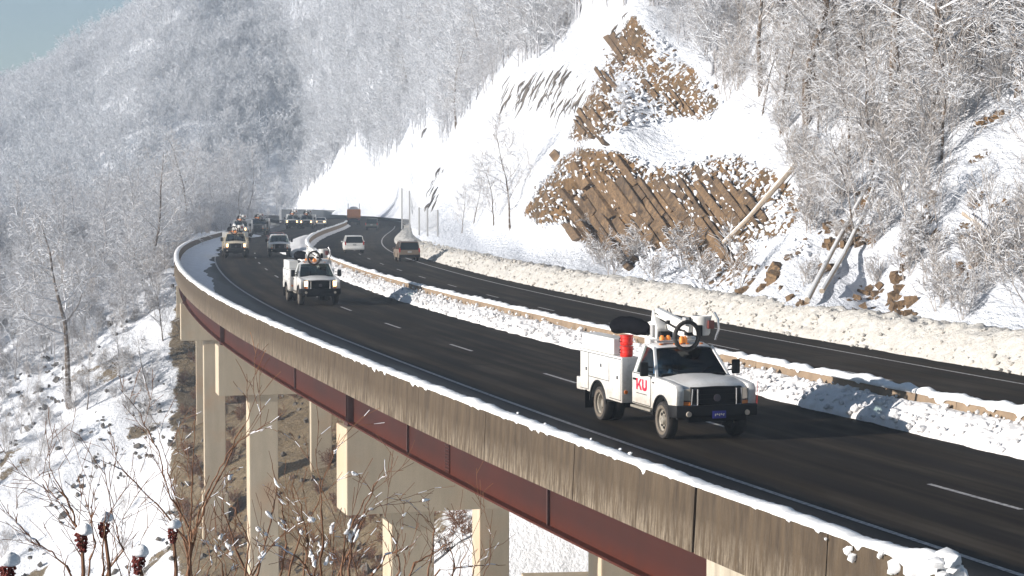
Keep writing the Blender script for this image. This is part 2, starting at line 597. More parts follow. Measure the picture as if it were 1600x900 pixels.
def m_rock():
    """bedded brown rock; 'rock' says where it is laid bare, ledges hold snow"""
    m, nt, b = nmat('bedded_rock_and_snow')
    geo = nt.nodes.new('ShaderNodeNewGeometry'); P = geo.outputs['Position']
    a = N(nt, 'ShaderNodeAttribute'); a.attribute_name = 'rock'
    st = N(nt, 'ShaderNodeAttribute'); st.attribute_name = 'streak'
    mp = nt.nodes.new('ShaderNodeMapping'); mp.inputs['Rotation'].default_value = (0, R(-52), 0)
    nt.links.new(P, mp.inputs[0])
    mp2 = nt.nodes.new('ShaderNodeMapping'); mp2.inputs['Scale'].default_value = (.5, .8, 2.6); nt.links.new(mp.outputs[0], mp2.inputs[0])
    s1 = noise(nt, 1.0, 6, .65, mp2.outputs[0])
    mp4 = nt.nodes.new('ShaderNodeMapping'); mp4.inputs['Scale'].default_value = (1.1, 1.1, 2.2); nt.links.new(mp.outputs[0], mp4.inputs[0])
    s2 = noise(nt, 1.4, 5, .62, mp4.outputs[0])
    n1 = noise(nt, .3, 4, .6, P); n2 = noise(nt, 5, 4, .65, P)
    rk = mixc(nt, ramp(nt, s1, [(.3, 0.), (.7, 1.)]), (.06, .04, .025), (.23, .155, .085))
    rk = mixc(nt, ramp(nt, n1, [(.42, 0.), (.62, .7)]), rk, (.30, .17, .075))
    rk = mixc(nt, ramp(nt, n2, [(.55, 0.), (.72, .6)]), rk, (.035, .028, .022))
    # snow lodged on ledges
    nz = nt.nodes.new('ShaderNodeSeparateXYZ'); nt.links.new(geo.outputs['Normal'], nz.inputs[0])
    lodg = mth(nt, 'ADD', s2, mth(nt, 'MULTIPLY', mth(nt, 'SUBTRACT', nz.outputs[2], .62), .45))
    f1 = ramp(nt, lodg, [(.500, 0.), (.525, 1.)])
    edge = mth(nt, 'ADD', a.outputs['Fac'], mth(nt, 'MULTIPLY', mth(nt, 'SUBTRACT', s2, .5), 1.3))
    f2 = ramp(nt, edge, [(.46, 1.), (.52, 0.)])
    f = mth(nt, 'MAXIMUM', f1, f2)
    sn = mixc(nt, n1, (.70, .73, .79), (.80, .81, .84))
    cc = mixc(nt, f, rk, sn)
    # thin dark rock streaks down the snowy slab
    mp3 = nt.nodes.new('ShaderNodeMapping'); mp3.inputs['Rotation'].default_value = (0, R(34), 0)
    nt.links.new(P, mp3.inputs[0])
    mp5 = nt.nodes.new('ShaderNodeMapping'); mp5.inputs['Scale'].default_value = (1.5, .03, .13); nt.links.new(mp3.outputs[0], mp5.inputs[0])
    s3 = noise(nt, 1.0, 5, .65, mp5.outputs[0])
    fs = ramp(nt, mth(nt, 'ADD', s3, mth(nt, 'MULTIPLY', mth(nt, 'SUBTRACT', st.outputs['Fac'], 1.0), .4)), [(.47, 0.), (.53, 1.)])
    cc = mixc(nt, fs, cc, (.13, .10, .08))
    nt.links.new(cc, b.inputs['Base Color'])
    b.inputs['Roughness'].default_value = .9; b.inputs['Specular IOR Level'].default_value = .15
    hh = mth(nt, 'ADD', mth(nt, 'MULTIPLY', s1, 1.0), mth(nt, 'MULTIPLY', f, .35))
    bump(nt, b, mth(nt, 'ADD', hh, mth(nt, 'MULTIPLY', n2, .3)), .9, .5)
    return m


M['rock'] = m_rock()


def m_slab():
    m, nt, b = nmat('brown_rock_slab')
    geo = nt.nodes.new('ShaderNodeNewGeometry'); P = geo.outputs['Position']
    ob = nt.nodes.new('ShaderNodeObjectInfo')
    n = noise(nt, 1.1, 6, .65, P); n2 = noise(nt, 6, 5, .65, P)
    cc = mixc(nt, ramp(nt, n, [(.38, 0.), (.62, 1.)]), (.048, .029, .016), (.25, .158, .082))
    big_ = noise(nt, .35, 4, .6, P); cc = mixc(nt, ramp(nt, big_, [(.48, 0.), (.62, .75)]), cc, (.075, .050, .032))
    cc = mixc(nt, mth(nt, 'MULTIPLY', ob.outputs['Random'], .5), cc, (.30, .18, .085))
    cc = mixc(nt, ramp(nt, n2, [(.46, 0.), (.66, .85)]), cc, (.045, .030, .020))
    nz = nt.nodes.new('ShaderNodeSeparateXYZ'); nt.links.new(geo.outputs['Normal'], nz.inputs[0])
    mr = nt.nodes.new('ShaderNodeMapping'); mr.inputs['Rotation'].default_value = (0, R(-52), 0); nt.links.new(P, mr.inputs[0])
    ms = nt.nodes.new('ShaderNodeMapping'); ms.inputs['Scale'].default_value = (1.0, 1.4, 3.2); nt.links.new(mr.outputs[0], ms.inputs[0])
    n5 = noise(nt, 1.6, 5, .65, ms.outputs[0])
    f = ramp(nt, mth(nt, 'ADD', mth(nt, 'ADD', nz.outputs[2], mth(nt, 'MULTIPLY', n2, .35)), mth(nt, 'MULTIPLY', n5, 1.5)), [(1.43, 0.), (1.49, 1.)])
    cc = mixc(nt, f, cc, (.85, .86, .88))
    nt.links.new(cc, b.inputs['Base Color']); b.inputs['Roughness'].default_value = .9
    bump(nt, b, mth(nt, 'ADD', n, n2), .8, .12)
    return m


M['slab'] = m_slab()
M['stone'] = simple('grey_brown_stone', (.15, .13, .11), .9, var=.5, scale=2)


def m_bark(name, c1, c2, snow=0.0):
    m, nt, b = nmat(name)
    geo = nt.nodes.new('ShaderNodeNewGeometry')
    mp = nt.nodes.new('ShaderNodeMapping'); mp.inputs['Scale'].default_value = (6, 6, 1.2)
    nt.links.new(coords(nt), mp.inputs[0])
    n = noise(nt, 1.5, 5, .65, mp.outputs[0])
    cc = mixc(nt, ramp(nt, n, [(.3, 0.), (.7, 1.)]), c1, c2)
    if snow:
        cc = mixc(nt, ramp(nt, noise(nt, 2.5, 4, .6, coords(nt)), [(.5, 0.), (.6, snow)]), cc, (.82, .84, .87))
    nt.links.new(cc, b.inputs['Base Color']); b.inputs['Roughness'].default_value = .9
    b.inputs['Specular IOR Level'].default_value = .1
    return m


M['bark'] = m_bark('grey_brown_bark', (.06, .043, .032), (.19, .14, .10), .35)
M['twig'] = m_bark('bare_twigs', (.30, .26, .235), (.53, .49, .455))
M['frost_haze_twig'] = m_bark('frosted_hazed_twigs', (.36, .36, .375), (.56, .56, .58))  # far trees: frost plus the pale fade of haze, both put into the colour
M['frost_haze_twig2'] = m_bark('half_frosted_twigs', (.30, .275, .27), (.50, .48, .475))
M['twig_snow'] = simple('snow_on_twigs', (.82, .83, .86), .9, var=.05)
M['shrub_stem'] = m_bark('reddish_brown_stems', (.11, .052, .03), (.26, .145, .09))
M['seed'] = simple('dark_red_seed_head', (.17, .025, .016), .8, var=.4, scale=40, bmp=.8)

# =================================================================== THE ROAD
def project(X, Y, z):
    c, s = math.cos(PITCH), math.sin(PITCH)
    dz = np.asarray(z) - HCAM
    f = Y * c - dz * s
    u = Y * s + dz * c
    return 800 + FPX * np.asarray(X) / f, 450 - FPX * u / f


def sweep_grid(zs, prof):
    """prof(Zr array) -> list of (s, z) arrays; returns grid of points"""
    cols = []
    for s, z in prof:
        s = np.broadcast_to(s, zs.shape); z = np.broadcast_to(z, zs.shape)
        X, Y = off(zs, s)
        cols.append(np.stack([X, Y, z], -1))
    return np.stack(cols, 1)


def strip(name, z0, z1, prof, mat, parent=None, closed=False, k=.012, mn=.1, smooth=False, zs=None):
    zs = stations(z0, z1, k, mn) if zs is None else zs
    G = sweep_grid(zs, prof)
    V = G.reshape(-1, 3); n, m = G.shape[:2]
    F = []
    mm = m if closed else m - 1
    for i in range(n - 1):
        for j in range(mm):
            a = i * m + j; b = i * m + (j + 1) % m
            F.append((a, b, b + m, a + m))
    if closed:
        F.append(tuple(range(m))); F.append(tuple(reversed(range((n - 1) * m, n * m))))
    o = meshobj(name, V, F, mat, parent, smooth=smooth)
    bm = bmesh.new(); bm.from_mesh(o.data); bmesh.ops.recalc_face_normals(bm, faces=bm.faces); bm.to_mesh(o.data); bm.free()
    return o


def zr_at(px, s, z, lo=30, hi=150):
    zz = np.linspace(lo, hi, 3000)
    X, Y = off(zz, s); p, _ = project(X, Y, z)
    return float(zz[np.argmin(abs(p - px))])


zs = stations(12, 500, .02, .5)
ss = np.linspace(-11.8, 10.8, 12)
G = sweep_grid(zs, [(s, 0.0) for s in ss])
uv = np.zeros(G.shape[:2] + (2,)); uv[..., 0] = ss[None]; uv[..., 1] = arc(zs)[:, None]
road = gridobj('road', G, M['asphalt'], uv=uv, smooth=False, flip=True)
tag(road, kind='structure')


def paint(name, s, w, z0, z1):
    return strip(name, z0, z1, [(s - w / 2, .006), (s + w / 2, .006)], M['paint'], k=.02, mn=.5, parent=road)


paint('edge_line', -8.85, .14, 13, 330)
paint('edge_line', 8.4, .14, 16, 330)
a0 = arc(38.7)
for k in range(-1, 13):
    a = a0 + 12.75 * k
    paint('lane_dash', -5.2, .13, float(arcZ(a)), float(arcZ(a + 3.4)))
a0 = arc(97.3)
for k in range(-6, 12):
    a = a0 + 12.6 * k
    paint('lane_dash', 4.9, .13, float(arcZ(a)), float(arcZ(a + 3.2)))

# snow left lying on the outer shoulder where the plough did not reach
zs = stations(66, 262, .006, .3)
wid = np.interp(zs, [66, 90, 115, 140, 170, 200, 262], [.25, .5, 1.0, 2.0, 2.9, 3.0, 3.2]) * (1 + .20 * fbm(zs * .12, 3.3)) + .10 * fbm(zs * .5, 1.7)
hgt = np.interp(zs, [66, 110, 160, 262], [.05, .12, .25, .4])
cols_ = []
for t in np.linspace(0, 1, 7):
    cols_.append((-11.9 + wid * t, hgt * (1 - t ** 1.6) + .006 + .03 * fbm(zs * 2, t * 4) * (1 - t)))
tag(gridobj('shoulder_snow', sweep_grid(zs, cols_), M['shoulder_snow'], flip=True), kind='structure')

# =================================================================== THE VIADUCT
bridge = empty('highway_viaduct', (0, 60, 0))
tag(bridge, 'long curved highway viaduct with weathered concrete parapet, red-brown steel girder and tan concrete piers', 'bridge')
bridge.location = (0, 0, 0)
SEC = [(-12.24, .85), (-12.30, -.36), (-11.72, -.36), (-11.70, .02), (-11.82, .28), (-11.94, .85)]
joints = [30.7, 33.7, 38.4]
a = float(arc(38.4))
while joints[-1] < 245:
    a += 6.2
    joints.append(float(arcZ(a)))
for i in range(len(joints) - 1):
    g = .035 if joints[i] != 38.4 else .10
    g2 = .035 if joints[i + 1] != 38.4 else .10
    g = .006 if i > 4 else g
    z0, z1 = joints[i] + g / 2, joints[i + 1] - g2 / 2
    strip('parapet_panel', z0, z1, [(np.float64(s), z) for s, z in SEC], M['parapet'], bridge, True, .02, 1.0)
# dark packing inside the wide movement joint
strip('joint_filler', 38.3, 38.5, [(np.float64(s * 1.0 + (.14 if s < -12 else -.0)), z - .12 if z > .5 else z + .02) for s, z in SEC], M['dark_rust'], bridge, True)
strip('deck_slab', 31, 215, [(np.float64(-11.72), -.02), (np.float64(-11.72), -.34), (np.float64(10.6), -.34), (np.float64(10.6), -.02)], M['concrete'], bridge, True, .02, 1)

# girders
ZG0, ZG1 = 38.62, 215
for gi, s in enumerate((-11.75, -8.4, -5.0, -1.8)):
    gz = np.float64(s)
    g = strip('girder_web', ZG0, ZG1, [(gz - .015, -.36), (gz - .015, -1.42), (gz + .015, -1.42), (gz + .015, -.36)], M['steel'], bridge, True, .02, .8)
    strip('bottom_flange', ZG0, ZG1, [(gz - .22, -1.42), (gz - .22, -1.47), (gz + .22, -1.47), (gz + .22, -1.42)], M['steel'], g, True, .02, .8)
    strip('top_flange', ZG0, ZG1, [(gz - .2, -.365), (gz - .2, -.405), (gz + .2, -.405), (gz + .2, -.365)], M['steel'], g, True, .02, .8)
    if gi == 0: web0 = g


def frame_at(zr, s):
    d = float(refd(zr)); X, Y = off(zr, s)
    t = Vector((d, 1, 0)).normalized()           # along the road, away
    return Vector((float(X), float(Y), 0)), t, math.atan2(t.y, t.x)


def stiffener(zr, w=.16, th=.03, full=True):
    p, t, ang = frame_at(zr, -11.75 - .015 - w / 2)
    mb = MB(); mb.box((p.x, p.y, -.915), (th, w, 1.0), rz=ang)
    mb.build('web_stiffener', M['dark_rust'], web0)


piers_px = {'a': 552, 'b': 350, 'c': 292}
ZB = [zr_at(552, -11.75, -1.45, 50, 90), zr_at(351, -11.75, -1.45, 90, 118), zr_at(291, -11.75, -1.45, 118, 145), 157.0]
for zb in ZB:
    for dz in (-.16, .16): stiffener(zb + dz, .20)
for px in (463, 640, 860):
    stiffener(zr_at(px, -11.75, -.9, 36, 110), .07, .05)
# bolted splice plate
zsp = zr_at(701, -11.75, -.9, 36, 90)
p, t, ang = frame_at(zsp, -11.78)
mb = MB(); mb.box((p.x, p.y, -.92), (.42, .03, .96), rz=ang)
sp = mb.build('splice_plate', M['steel'], web0)
mb = MB()
for i in range(11):
    for q in (-.14, -.05, .05, .14):
        c = p + t * q + Vector((0, 0, -1.36 + i * .088)); nrm = Vector((t.y, -t.x, 0)) * -1
        mb.box((c + nrm * .022)[:], (.035, .03, .035), rz=ang)
b_ = mb.build('bolt_rows', M['dark_rust'], web0); b_['kind'] = 'stuff'


def pier(zr, slots, top, depth_cap, s0, s1, base=None, colw=1.45, strut=None, bottom=-34, capw=1.7):
    pr = empty('pier', parent=bridge)
    p, t, ang = frame_at(zr, 0)
    side = Vector((t.y, -t.x, 0))
    T = Matrix(((side.x, t.x, 0), (side.y, t.y, 0), (0, 0, 1)))
    def W(s, u, z): return p + side * s + t * u + Vector((0, 0, z))
    mb = MB()
    mb.box(W((s0 + s1) / 2, 0, top - depth_cap / 2)[:], (s1 - s0, capw, depth_cap), M=T)
    mb.build('pier_cap', M['concrete'], pr, bevel=.03)
    for s in (-11.75, -8.4, -5.0):
        if s0 < s < s1:
            mb = MB(); mb.box(W(s, 0, top + .05)[:], (.5, .6, .14), M=T)
            mb.build('bearing', M['dark_rust'], pr)
    for s in slots:
        mb = MB(); hb = base if base is not None else bottom
        mb.box(W(s, 0, (top - depth_cap + hb) / 2)[:], (colw, capw - .3, top - depth_cap - hb), M=T)
        c_ = mb.build('column', M['concrete'], pr, bevel=.04)
        if base is not None:
            mb = MB(); mb.box(W(s, 0, (base + bottom) / 2)[:], (colw + .3, capw + .1, base - bottom), M=T)
            mb.build('column_base', M['concrete'], pr, bevel=.04)
    if strut:
        mb = MB(); mb.box(W((slots[0] + slots[-1]) / 2, 0, strut)[:], (slots[-1] - slots[0] - colw, 1.0, 1.1), M=T)
        mb.build('tie_beam', M['concrete'], pr, bevel=.03)
    return pr


pier(ZB[0], (-9.9, -2.6), -1.56, 2.85, -12.15, .4)
pier(ZB[1], (-9.9, -2.6), -1.56, 2.5, -12.15, .4)
pier(ZB[2], (-9.9, -2.6), -1.56, 2.5, -12.15, .4, base=-14.6)
pier(ZB[3], (-9.9, -2.6), -1.56, 2.5, -12.15, .4, base=-17.2, strut=-11.7)
pier(87.5, (-1.0, 7.0), -1.56, 2.5, -3.0, 9.4, colw=1.4)

# abutment under the near end of the deck
ab = strip('abutment_wall', 30.9, 38.35, [(np.float64(-12.05), -.37), (np.float64(-12.05), -12.0), (np.float64(-11.2), -12.0), (np.float64(-11.2), -.37)], M['pale_concrete'], bridge, True, .02, 1)
p0, t0, an0 = frame_at(38.45, -6)
mb = MB(); mb.box((p0.x, p0.y, -7), (.8, 10.3, 10.8), rz=an0)
mb.build('abutment_face', M['pale_concrete'], bridge)
mb = MB(); mb.box((5.0, 84, -11.9), (9, 2.2, 2.2), rz=.1)
mb.build('footing', M['concrete'], bridge, bevel=.04)

# snow ridge along the top of the parapet, a little overhanging, with drips
zs = stations(30.6, 250, .0035, .06)
lump = .5 + .5 * fbm(zs * 2.6, 9.1, o=4); big = fbm(zs * .55, 5.5, o=3)
hh = np.clip(.06 + .05 * lump + .035 * big, .02, .3)
hh += .012 * fbm(arc(zs) * 9, 2.2, o=3)
hh += .16 * np.exp(-((zs - 31.1) / .5) ** 2)
ov = .015 + .02 * fbm(zs * 4.3, 2.2, o=3)
drip = np.clip(fbm(zs * 7.3, 12.2, o=3) - .55, 0, 1) * .16 + .22 * np.exp(-((zs - 31.2) / .35) ** 2)
prof = [(-12.24 - ov * .6, .84 - drip), (-12.28 - ov, .86 - drip * .5), (-12.27 - ov, .86 + hh * .55), (-12.19, .86 + hh * .95), (-12.08, .86 + hh), (-11.98, .86 + hh * .85), (-11.92, .86 + hh * .4), (-11.93, .84)]
tag(gridobj('parapet_snow', sweep_grid(zs, prof), M['snow_cap'], flip=True), 'thin lumpy ridge of white snow lying along the top of the left viaduct parapet', 'snow', kind='stuff')
# a few clods stuck on the parapet face by its near end, and lumps sitting on the ridge
mb = MB()
ico = [(0, 0, 1), (.894, 0, .447), (.276, .851, .447), (-.724, .526, .447), (-.724, -.526, .447), (.276, -.851, .447),
       (.724, .526, -.447), (-.276, .851, -.447), (-.894, 0, -.447), (-.276, -.851, -.447), (.724, -.526, -.447), (0, 0, -1)]
icf = [(0, 1, 2), (0, 2, 3), (0, 3, 4), (0, 4, 5), (0, 5, 1), (1, 6, 2), (2, 7, 3), (3, 8, 4), (4, 9, 5), (5, 10, 1),
       (6, 7, 2), (7, 8, 3), (8, 9, 4), (9, 10, 5), (10, 6, 1), (11, 7, 6), (11, 8, 7), (11, 9, 8), (11, 10, 9), (11, 6, 10)]


def clod(mb, c, r, mi=0, sq=(1, 1, .8), seed=0):
    rr = random.Random(seed + int(c[0] * 100) + int(c[1] * 77))
    mb.add([(c[0] + p[0] * r * sq[0] * rr.uniform(.7, 1.25), c[1] + p[1] * r * sq[1] * rr.uniform(.7, 1.25), c[2] + p[2] * r * sq[2] * rr.uniform(.7, 1.25)) for p in ico], icf, mi)


for px, py, r in ((1324, 861, .075), (1332, 871, .08), (1328, 857, .05), (1378, 862, .07), (1374, 868, .05), (1398, 885, .12), (1425, 888, .16), (1392, 893, .06), (1290, 842, .03)):
    X, Y, z = world(px, py, Z=float(off(zr_at(px, -12.3, .5, 28, 50), -12.3)[1])); clod(mb, (X, Y, z), r, 0, (1, .6, 1.1))
for k in range(5):
    zr = 42 + 90 * (k / 30.) ** 1.3 + random.uniform(-1, 1); X, Y = off(zr, -12.08 + random.uniform(-.05, .05)); clod(mb, (float(X), float(Y), 1.0), random.uniform(.03, .06), 0, seed=k)
for k in range(16):
    X, Y = off(30.62 + random.uniform(-.12, .25), -12.1 + random.uniform(-.16, .18)); clod(mb, (float(X), float(Y), .90 + random.uniform(-.12, .14)), random.uniform(.07, .17), 0, (1.2, 1, .9), seed=k + 60)
cl = mb.build('snow_clod', M['snow_cap'], smooth=True)
tag(cl, 'small clods of snow clinging to the parapet face and sitting on its snow ridge', 'snow', kind='stuff')

# =================================================================== MEDIAN BARRIER AND PLOUGHED BANKS
med = empty('median_barrier')
tag(med, 'tan concrete median barrier with snow on top between the two carriageways', 'barrier')
SM = [(-.06, .80), (-.12, .3), (-.30, .08), (-.30, 0), (.42, 0), (.42, .08), (.24, .3), (.18, .80)]
a = float(arc(20)); zz0 = 20.0
while zz0 < 330:
    a += 6.1; zz1 = float(arcZ(a))
    strip('barrier_panel', zz0 + .01, zz1 - .01, [(np.float64(s), z) for s, z in SM], M['barrier'], med, True, .03, 1.5)
    zz0 = zz1
zs = stations(20, 335, .004, .08)
hh = np.clip(.13 + .05 * fbm(zs * 2, 3, o=4) + .05 * fbm(zs * .35, 8, o=2), .05, .4) + .06 * sstep(60, 45, zs)
ov = .06 + .04 * fbm(zs * 2.3, 6.2, o=3)
drip = np.clip(fbm(zs * 3.3, 1.2, o=3) - .3, 0, 1) * .25 * sstep(70, 50, zs)
prof = [(-.06 - ov * .5, .80 - drip), (-.08 - ov, .83), (-.06 - ov, .80 + hh * .7), (.02, .80 + hh), (.12, .80 + hh * 1.02), (.22, .80 + hh * .7), (.25, .8)]
tag(gridobj('median_snow_cap', sweep_grid(zs, prof), M['snow_cap'], flip=True), 'white snow lying along the top of the median barrier', 'snow', kind='stuff')

zs = stations(20, 335, .0035, .07)
toe = np.interp(zs, [20, 60, 150, 175, 190, 225, 260, 335], [-1.3, -1.15, -1.2, -1.6, -2.7, -2.6, -1.2, -1.0]) + .10 * fbm(zs * 1.1, 4.4, o=5)
top = np.interp(zs, [20, 45, 60, 100, 170, 200, 240, 335], [.74, .71, .68, .62, .62, 1.0, .75, .5]) * (1 + .12 * fbm(zs * .6, 7.7, o=3))
cols_ = []
for t in np.linspace(0, 1, 26):
    s = toe + (-.12 - toe) * t
    h = top * (t ** .55) * (1 - .15 * sstep(.75, 1, t))
    nn = fbm(arc(zs) * 1.9, t * 3.4, 3.1, o=6, gain=.62)
    cols_.append((s + .05 * nn * (t > 0), np.maximum(h + .085 * nn * math.sin(math.pi * min(1, t + .12)) ** .5, .01) if t > 0 else np.zeros_like(zs) - .01))
tag(gridobj('median_snow_bank', sweep_grid(zs, cols_), M['snow_bank'], flip=True), kind='structure')
# right side of the median barrier: low drift
cols_ = [(.3 + t * (.5 + .1 * fbm(zs * .8, 2.)), (.3 * (1 - t) ** 1.5 + .03 * fbm(zs * 2, t * 3)) * (t < 1) - .005) for t in np.linspace(0, 1, 5)]
tag(gridobj('median_drift', sweep_grid(zs, cols_), M['snow_bank'], flip=True), kind='structure')

zs = stations(22, 335, .0035, .09)
toe = 9.95 + .10 * fbm(zs * .9, 4.4, o=5)
top = np.interp(zs, [22, 60, 110, 160, 200, 235, 335], [1.25, 1.2, 1.15, 1.05, .62, .38, .35]) * (1 + .06 * fbm(zs * .3, 1.7, o=3))
cols_ = []
for t in np.linspace(0, 1, 30):
    s = toe + (12.6 - toe) * t
    h = top * np.interp(t, [0, .12, .35, .5, .7, 1], [0, .30, .78, .97, 1.0, .85])
    nn = fbm(arc(zs) * 1.7, t * 5.4, 9.1, o=6, gain=.7)
    cols_.append((s + .04 * nn * (t > 0), h + .11 * nn * (t > 0) + .035 * (t > 0) * fbm(arc(zs) * 6, t * 14, 2.2, o=3) - (.01 if t == 0 else 0)))
tag(gridobj('roadside_snow_bank', sweep_grid(zs, cols_), M['dirty_snow'], flip=True), kind='structure')

# broken chunks of ploughed snow lying on and in front of the banks, too many to pick apart
def chunks(name, n_, sfun, hfun, z0, z1, r0, r1, mat, label):
    mb_v, mb_f = [], []; rr = random.Random(n_)
    for k in range(n_):
        zr = z0 + (z1 - z0) * rr.random() ** 1.7; s_ = sfun(rr); X, Y = off(zr, s_); r = rr.uniform(r0, r1) * (1 if rr.random() < .9 else 1.6)
        z = hfun(s_, rr) ; b = len(mb_v)
        for p_ in ico:
            mb_v.append((float(X) + p_[0] * r * rr.uniform(.6, 1.3), float(Y) + p_[1] * r * rr.uniform(.6, 1.3), z + p_[2] * r * rr.uniform(.5, 1.1)))
        mb_f += [(b + f[0], b + f[1], b + f[2]) for f in icf]
    o = meshobj(name, mb_v, mb_f, mat); tag(o, label, 'snow', kind='stuff')
chunks('snow_chunks', 1500, lambda r: r.uniform(-1.22, -.2), lambda s, r: .70 * ((s + 1.25) / 1.1) ** .55 + r.uniform(-.05, .03), 34, 150, .03, .10, M['snow_bank'], 'broken chunks of ploughed snow on the bank along the median barrier')
chunks('roadside_snow_chunks', 2400, lambda r: r.uniform(9.85, 12.3), lambda s, r: float(np.interp(s, [9.9, 10.25, 10.9, 11.3, 12.6], [.0, .38, .92, 1.14, 1.0])) + r.uniform(-.06, .03), 42, 190, .03, .10, M['dirty_snow'], 'broken chunks of dirty salted snow on the bank right of the far carriageway')

# far retaining wall round the distant bend
far = empty('far_wall')
tag(far, 'long low grey concrete wall curving round the distant bend below the snow slopes', 'wall')
zz = [(438, 402, 327), (470, 412, 327), (505, 420, 328), (540, 420, 329), (575, 410, 332), (610, 400, 335), (645, 385, 336)]
for i in range(len(zz) - 1):
    mb = MB()
    A, B = world(zz[i][0], zz[i][2], Z=zz[i][1]), world(zz[i + 1][0], zz[i + 1][2], Z=zz[i + 1][1])
    dd = (B - A).normalized(); nn = Vector((-dd.y, dd.x, 0)).normalized() * .25
    P = [A - nn, B - nn, B + nn, A + nn]
    mb.add([(p.x, p.y, -.6) for p in P] + [(p.x, p.y, p.z) for p in P], [(3, 2, 1, 0), (4, 5, 6, 7), (0, 1, 5, 4), (1, 2, 6, 5), (2, 3, 7, 6), (3, 0, 4, 7)])
    mb.build('wall_panel', M['grey_wall'], far)

# =================================================================== TERRAIN
# --- valley, left slope, ravine under the viaduct, ground round the camera
C = []
def cp(px, py, Z): v = world(px, py, Z=Z); C.append((v.x, v.y, v.z))
def cw(x, y, z): C.append((x, y, z))
for a_ in ((0, 480, 215), (0, 700, 172), (0, 900, 150), (140, 450, 208), (140, 700, 162), (140, 900, 142), (-250, 900, 155), (-250, 450, 240),
           (250, 410, 215), (268, 500, 178), (276, 690, 154), (290, 880, 129), (345, 364, 250), (320, 362, 262), (400, 700, 142), (300, 352, 330),
           (850, 850, 86), (700, 870, 92), (560, 895, 108), (370, 640, 165)): cp(*a_)
for a_ in ((0, 0, 4.4), (-30, 10, 1.5), (12, 0, 2.5), (30, 0, 0), (-80, 0, -4), (0, 26, -2.5), (5, 30, -3.5), (-6, 32, -6), (-6, 62, -14), (4, 60, -9), (-30, 60, -18),
           (-60, 100, -26), (-28, 105, -24), (-13, 105, -20.5), (3, 100, -9), (6, 125, -8), (-8, 160, -6), (22, 60, -3), (10, 100, -3), (-60, 160, -24), (-100, 200, -26),
           (-160, 100, -28), (-75, 300, -16), (-110, 400, -16), (-180, 300, -22), (-50, 350, -4), (-32, 300, -.6), (-36, 240, -.6), (-14, 240, -.6), (-14, 300, -.6), (-30, 400, -.6), (0, 400, 2), (-60, 450, -1)): cw(*a_)
C = np.array(C)
ground_f = tps(C[:, :2], C[:, 2], .0005)


def ground_z(X, Y):
    z = ground_f(X, Y)
    s = road_s(X, Y)
    n_ = fbm(np.asarray(X) * .12, np.asarray(Y) * .12, 2.2, o=4) * .7
    z = z + n_
    under = sstep(-16, -12.5, s) * (1 - sstep(11, 14, s))
    lim = np.where(np.asarray(Y) < 195, -2.6, -.35)
    lim = np.where((np.asarray(Y) >= 195) & (np.asarray(Y) < 230), -2.6 + (np.asarray(Y) - 195) / 35 * 2.25, lim)
    z = np.where((under > 0) & (z > lim), z * (1 - under) + lim * under, z)
    # stay below the bottom of the view near the camera
    return np.where(np.asarray(Y) < 95, np.minimum(z, 5.0 - .222 * np.asarray(Y)), z)


gx = np.concatenate([np.arange(-260, -70, 4), np.arange(-70, 14, .6), np.arange(14, 70, 4)])
gy = np.concatenate([np.arange(-40, 60, 4), np.arange(60, 225, .75), np.arange(225, 480, 3)])
GX, GY = np.meshgrid(gx, gy)
GZ = ground_z(GX, GY)
fine_ = sstep(-80, -60, GX) * (1 - sstep(5, 14, GX)) * sstep(60, 75, GY) * (1 - sstep(215, 225, GY))
GZ = GZ + fine_ * (.35 * fbm(GX * .5, GY * .5, 7.1, o=4) + .25 * np.abs(fbm(GX * 1.1, GY * 1.1, 3.1, o=3)))
S_ = road_s(GX, GY)
bare = sstep(-13.2, -11.3, S_ + .5 * fbm(GX * .4, GY * .4)) * (1 - sstep(-2, 4, S_)) * sstep(98, 112, GY) * (1 - sstep(225, 240, GY))
bare = bare * (.58 + .2 * fbm(GX * .25, GY * .25, 4.4)) + .10
bare = bare + .34 * sstep(.35, .8, fbm(GX * .16, GY * .16, 8.8, o=3)) * (GY > 120)
V = np.stack([GX, GY, GZ], -1)
tag(gridobj('valley_ground', V, M['ground'], attr={'bare': bare}), kind='structure')

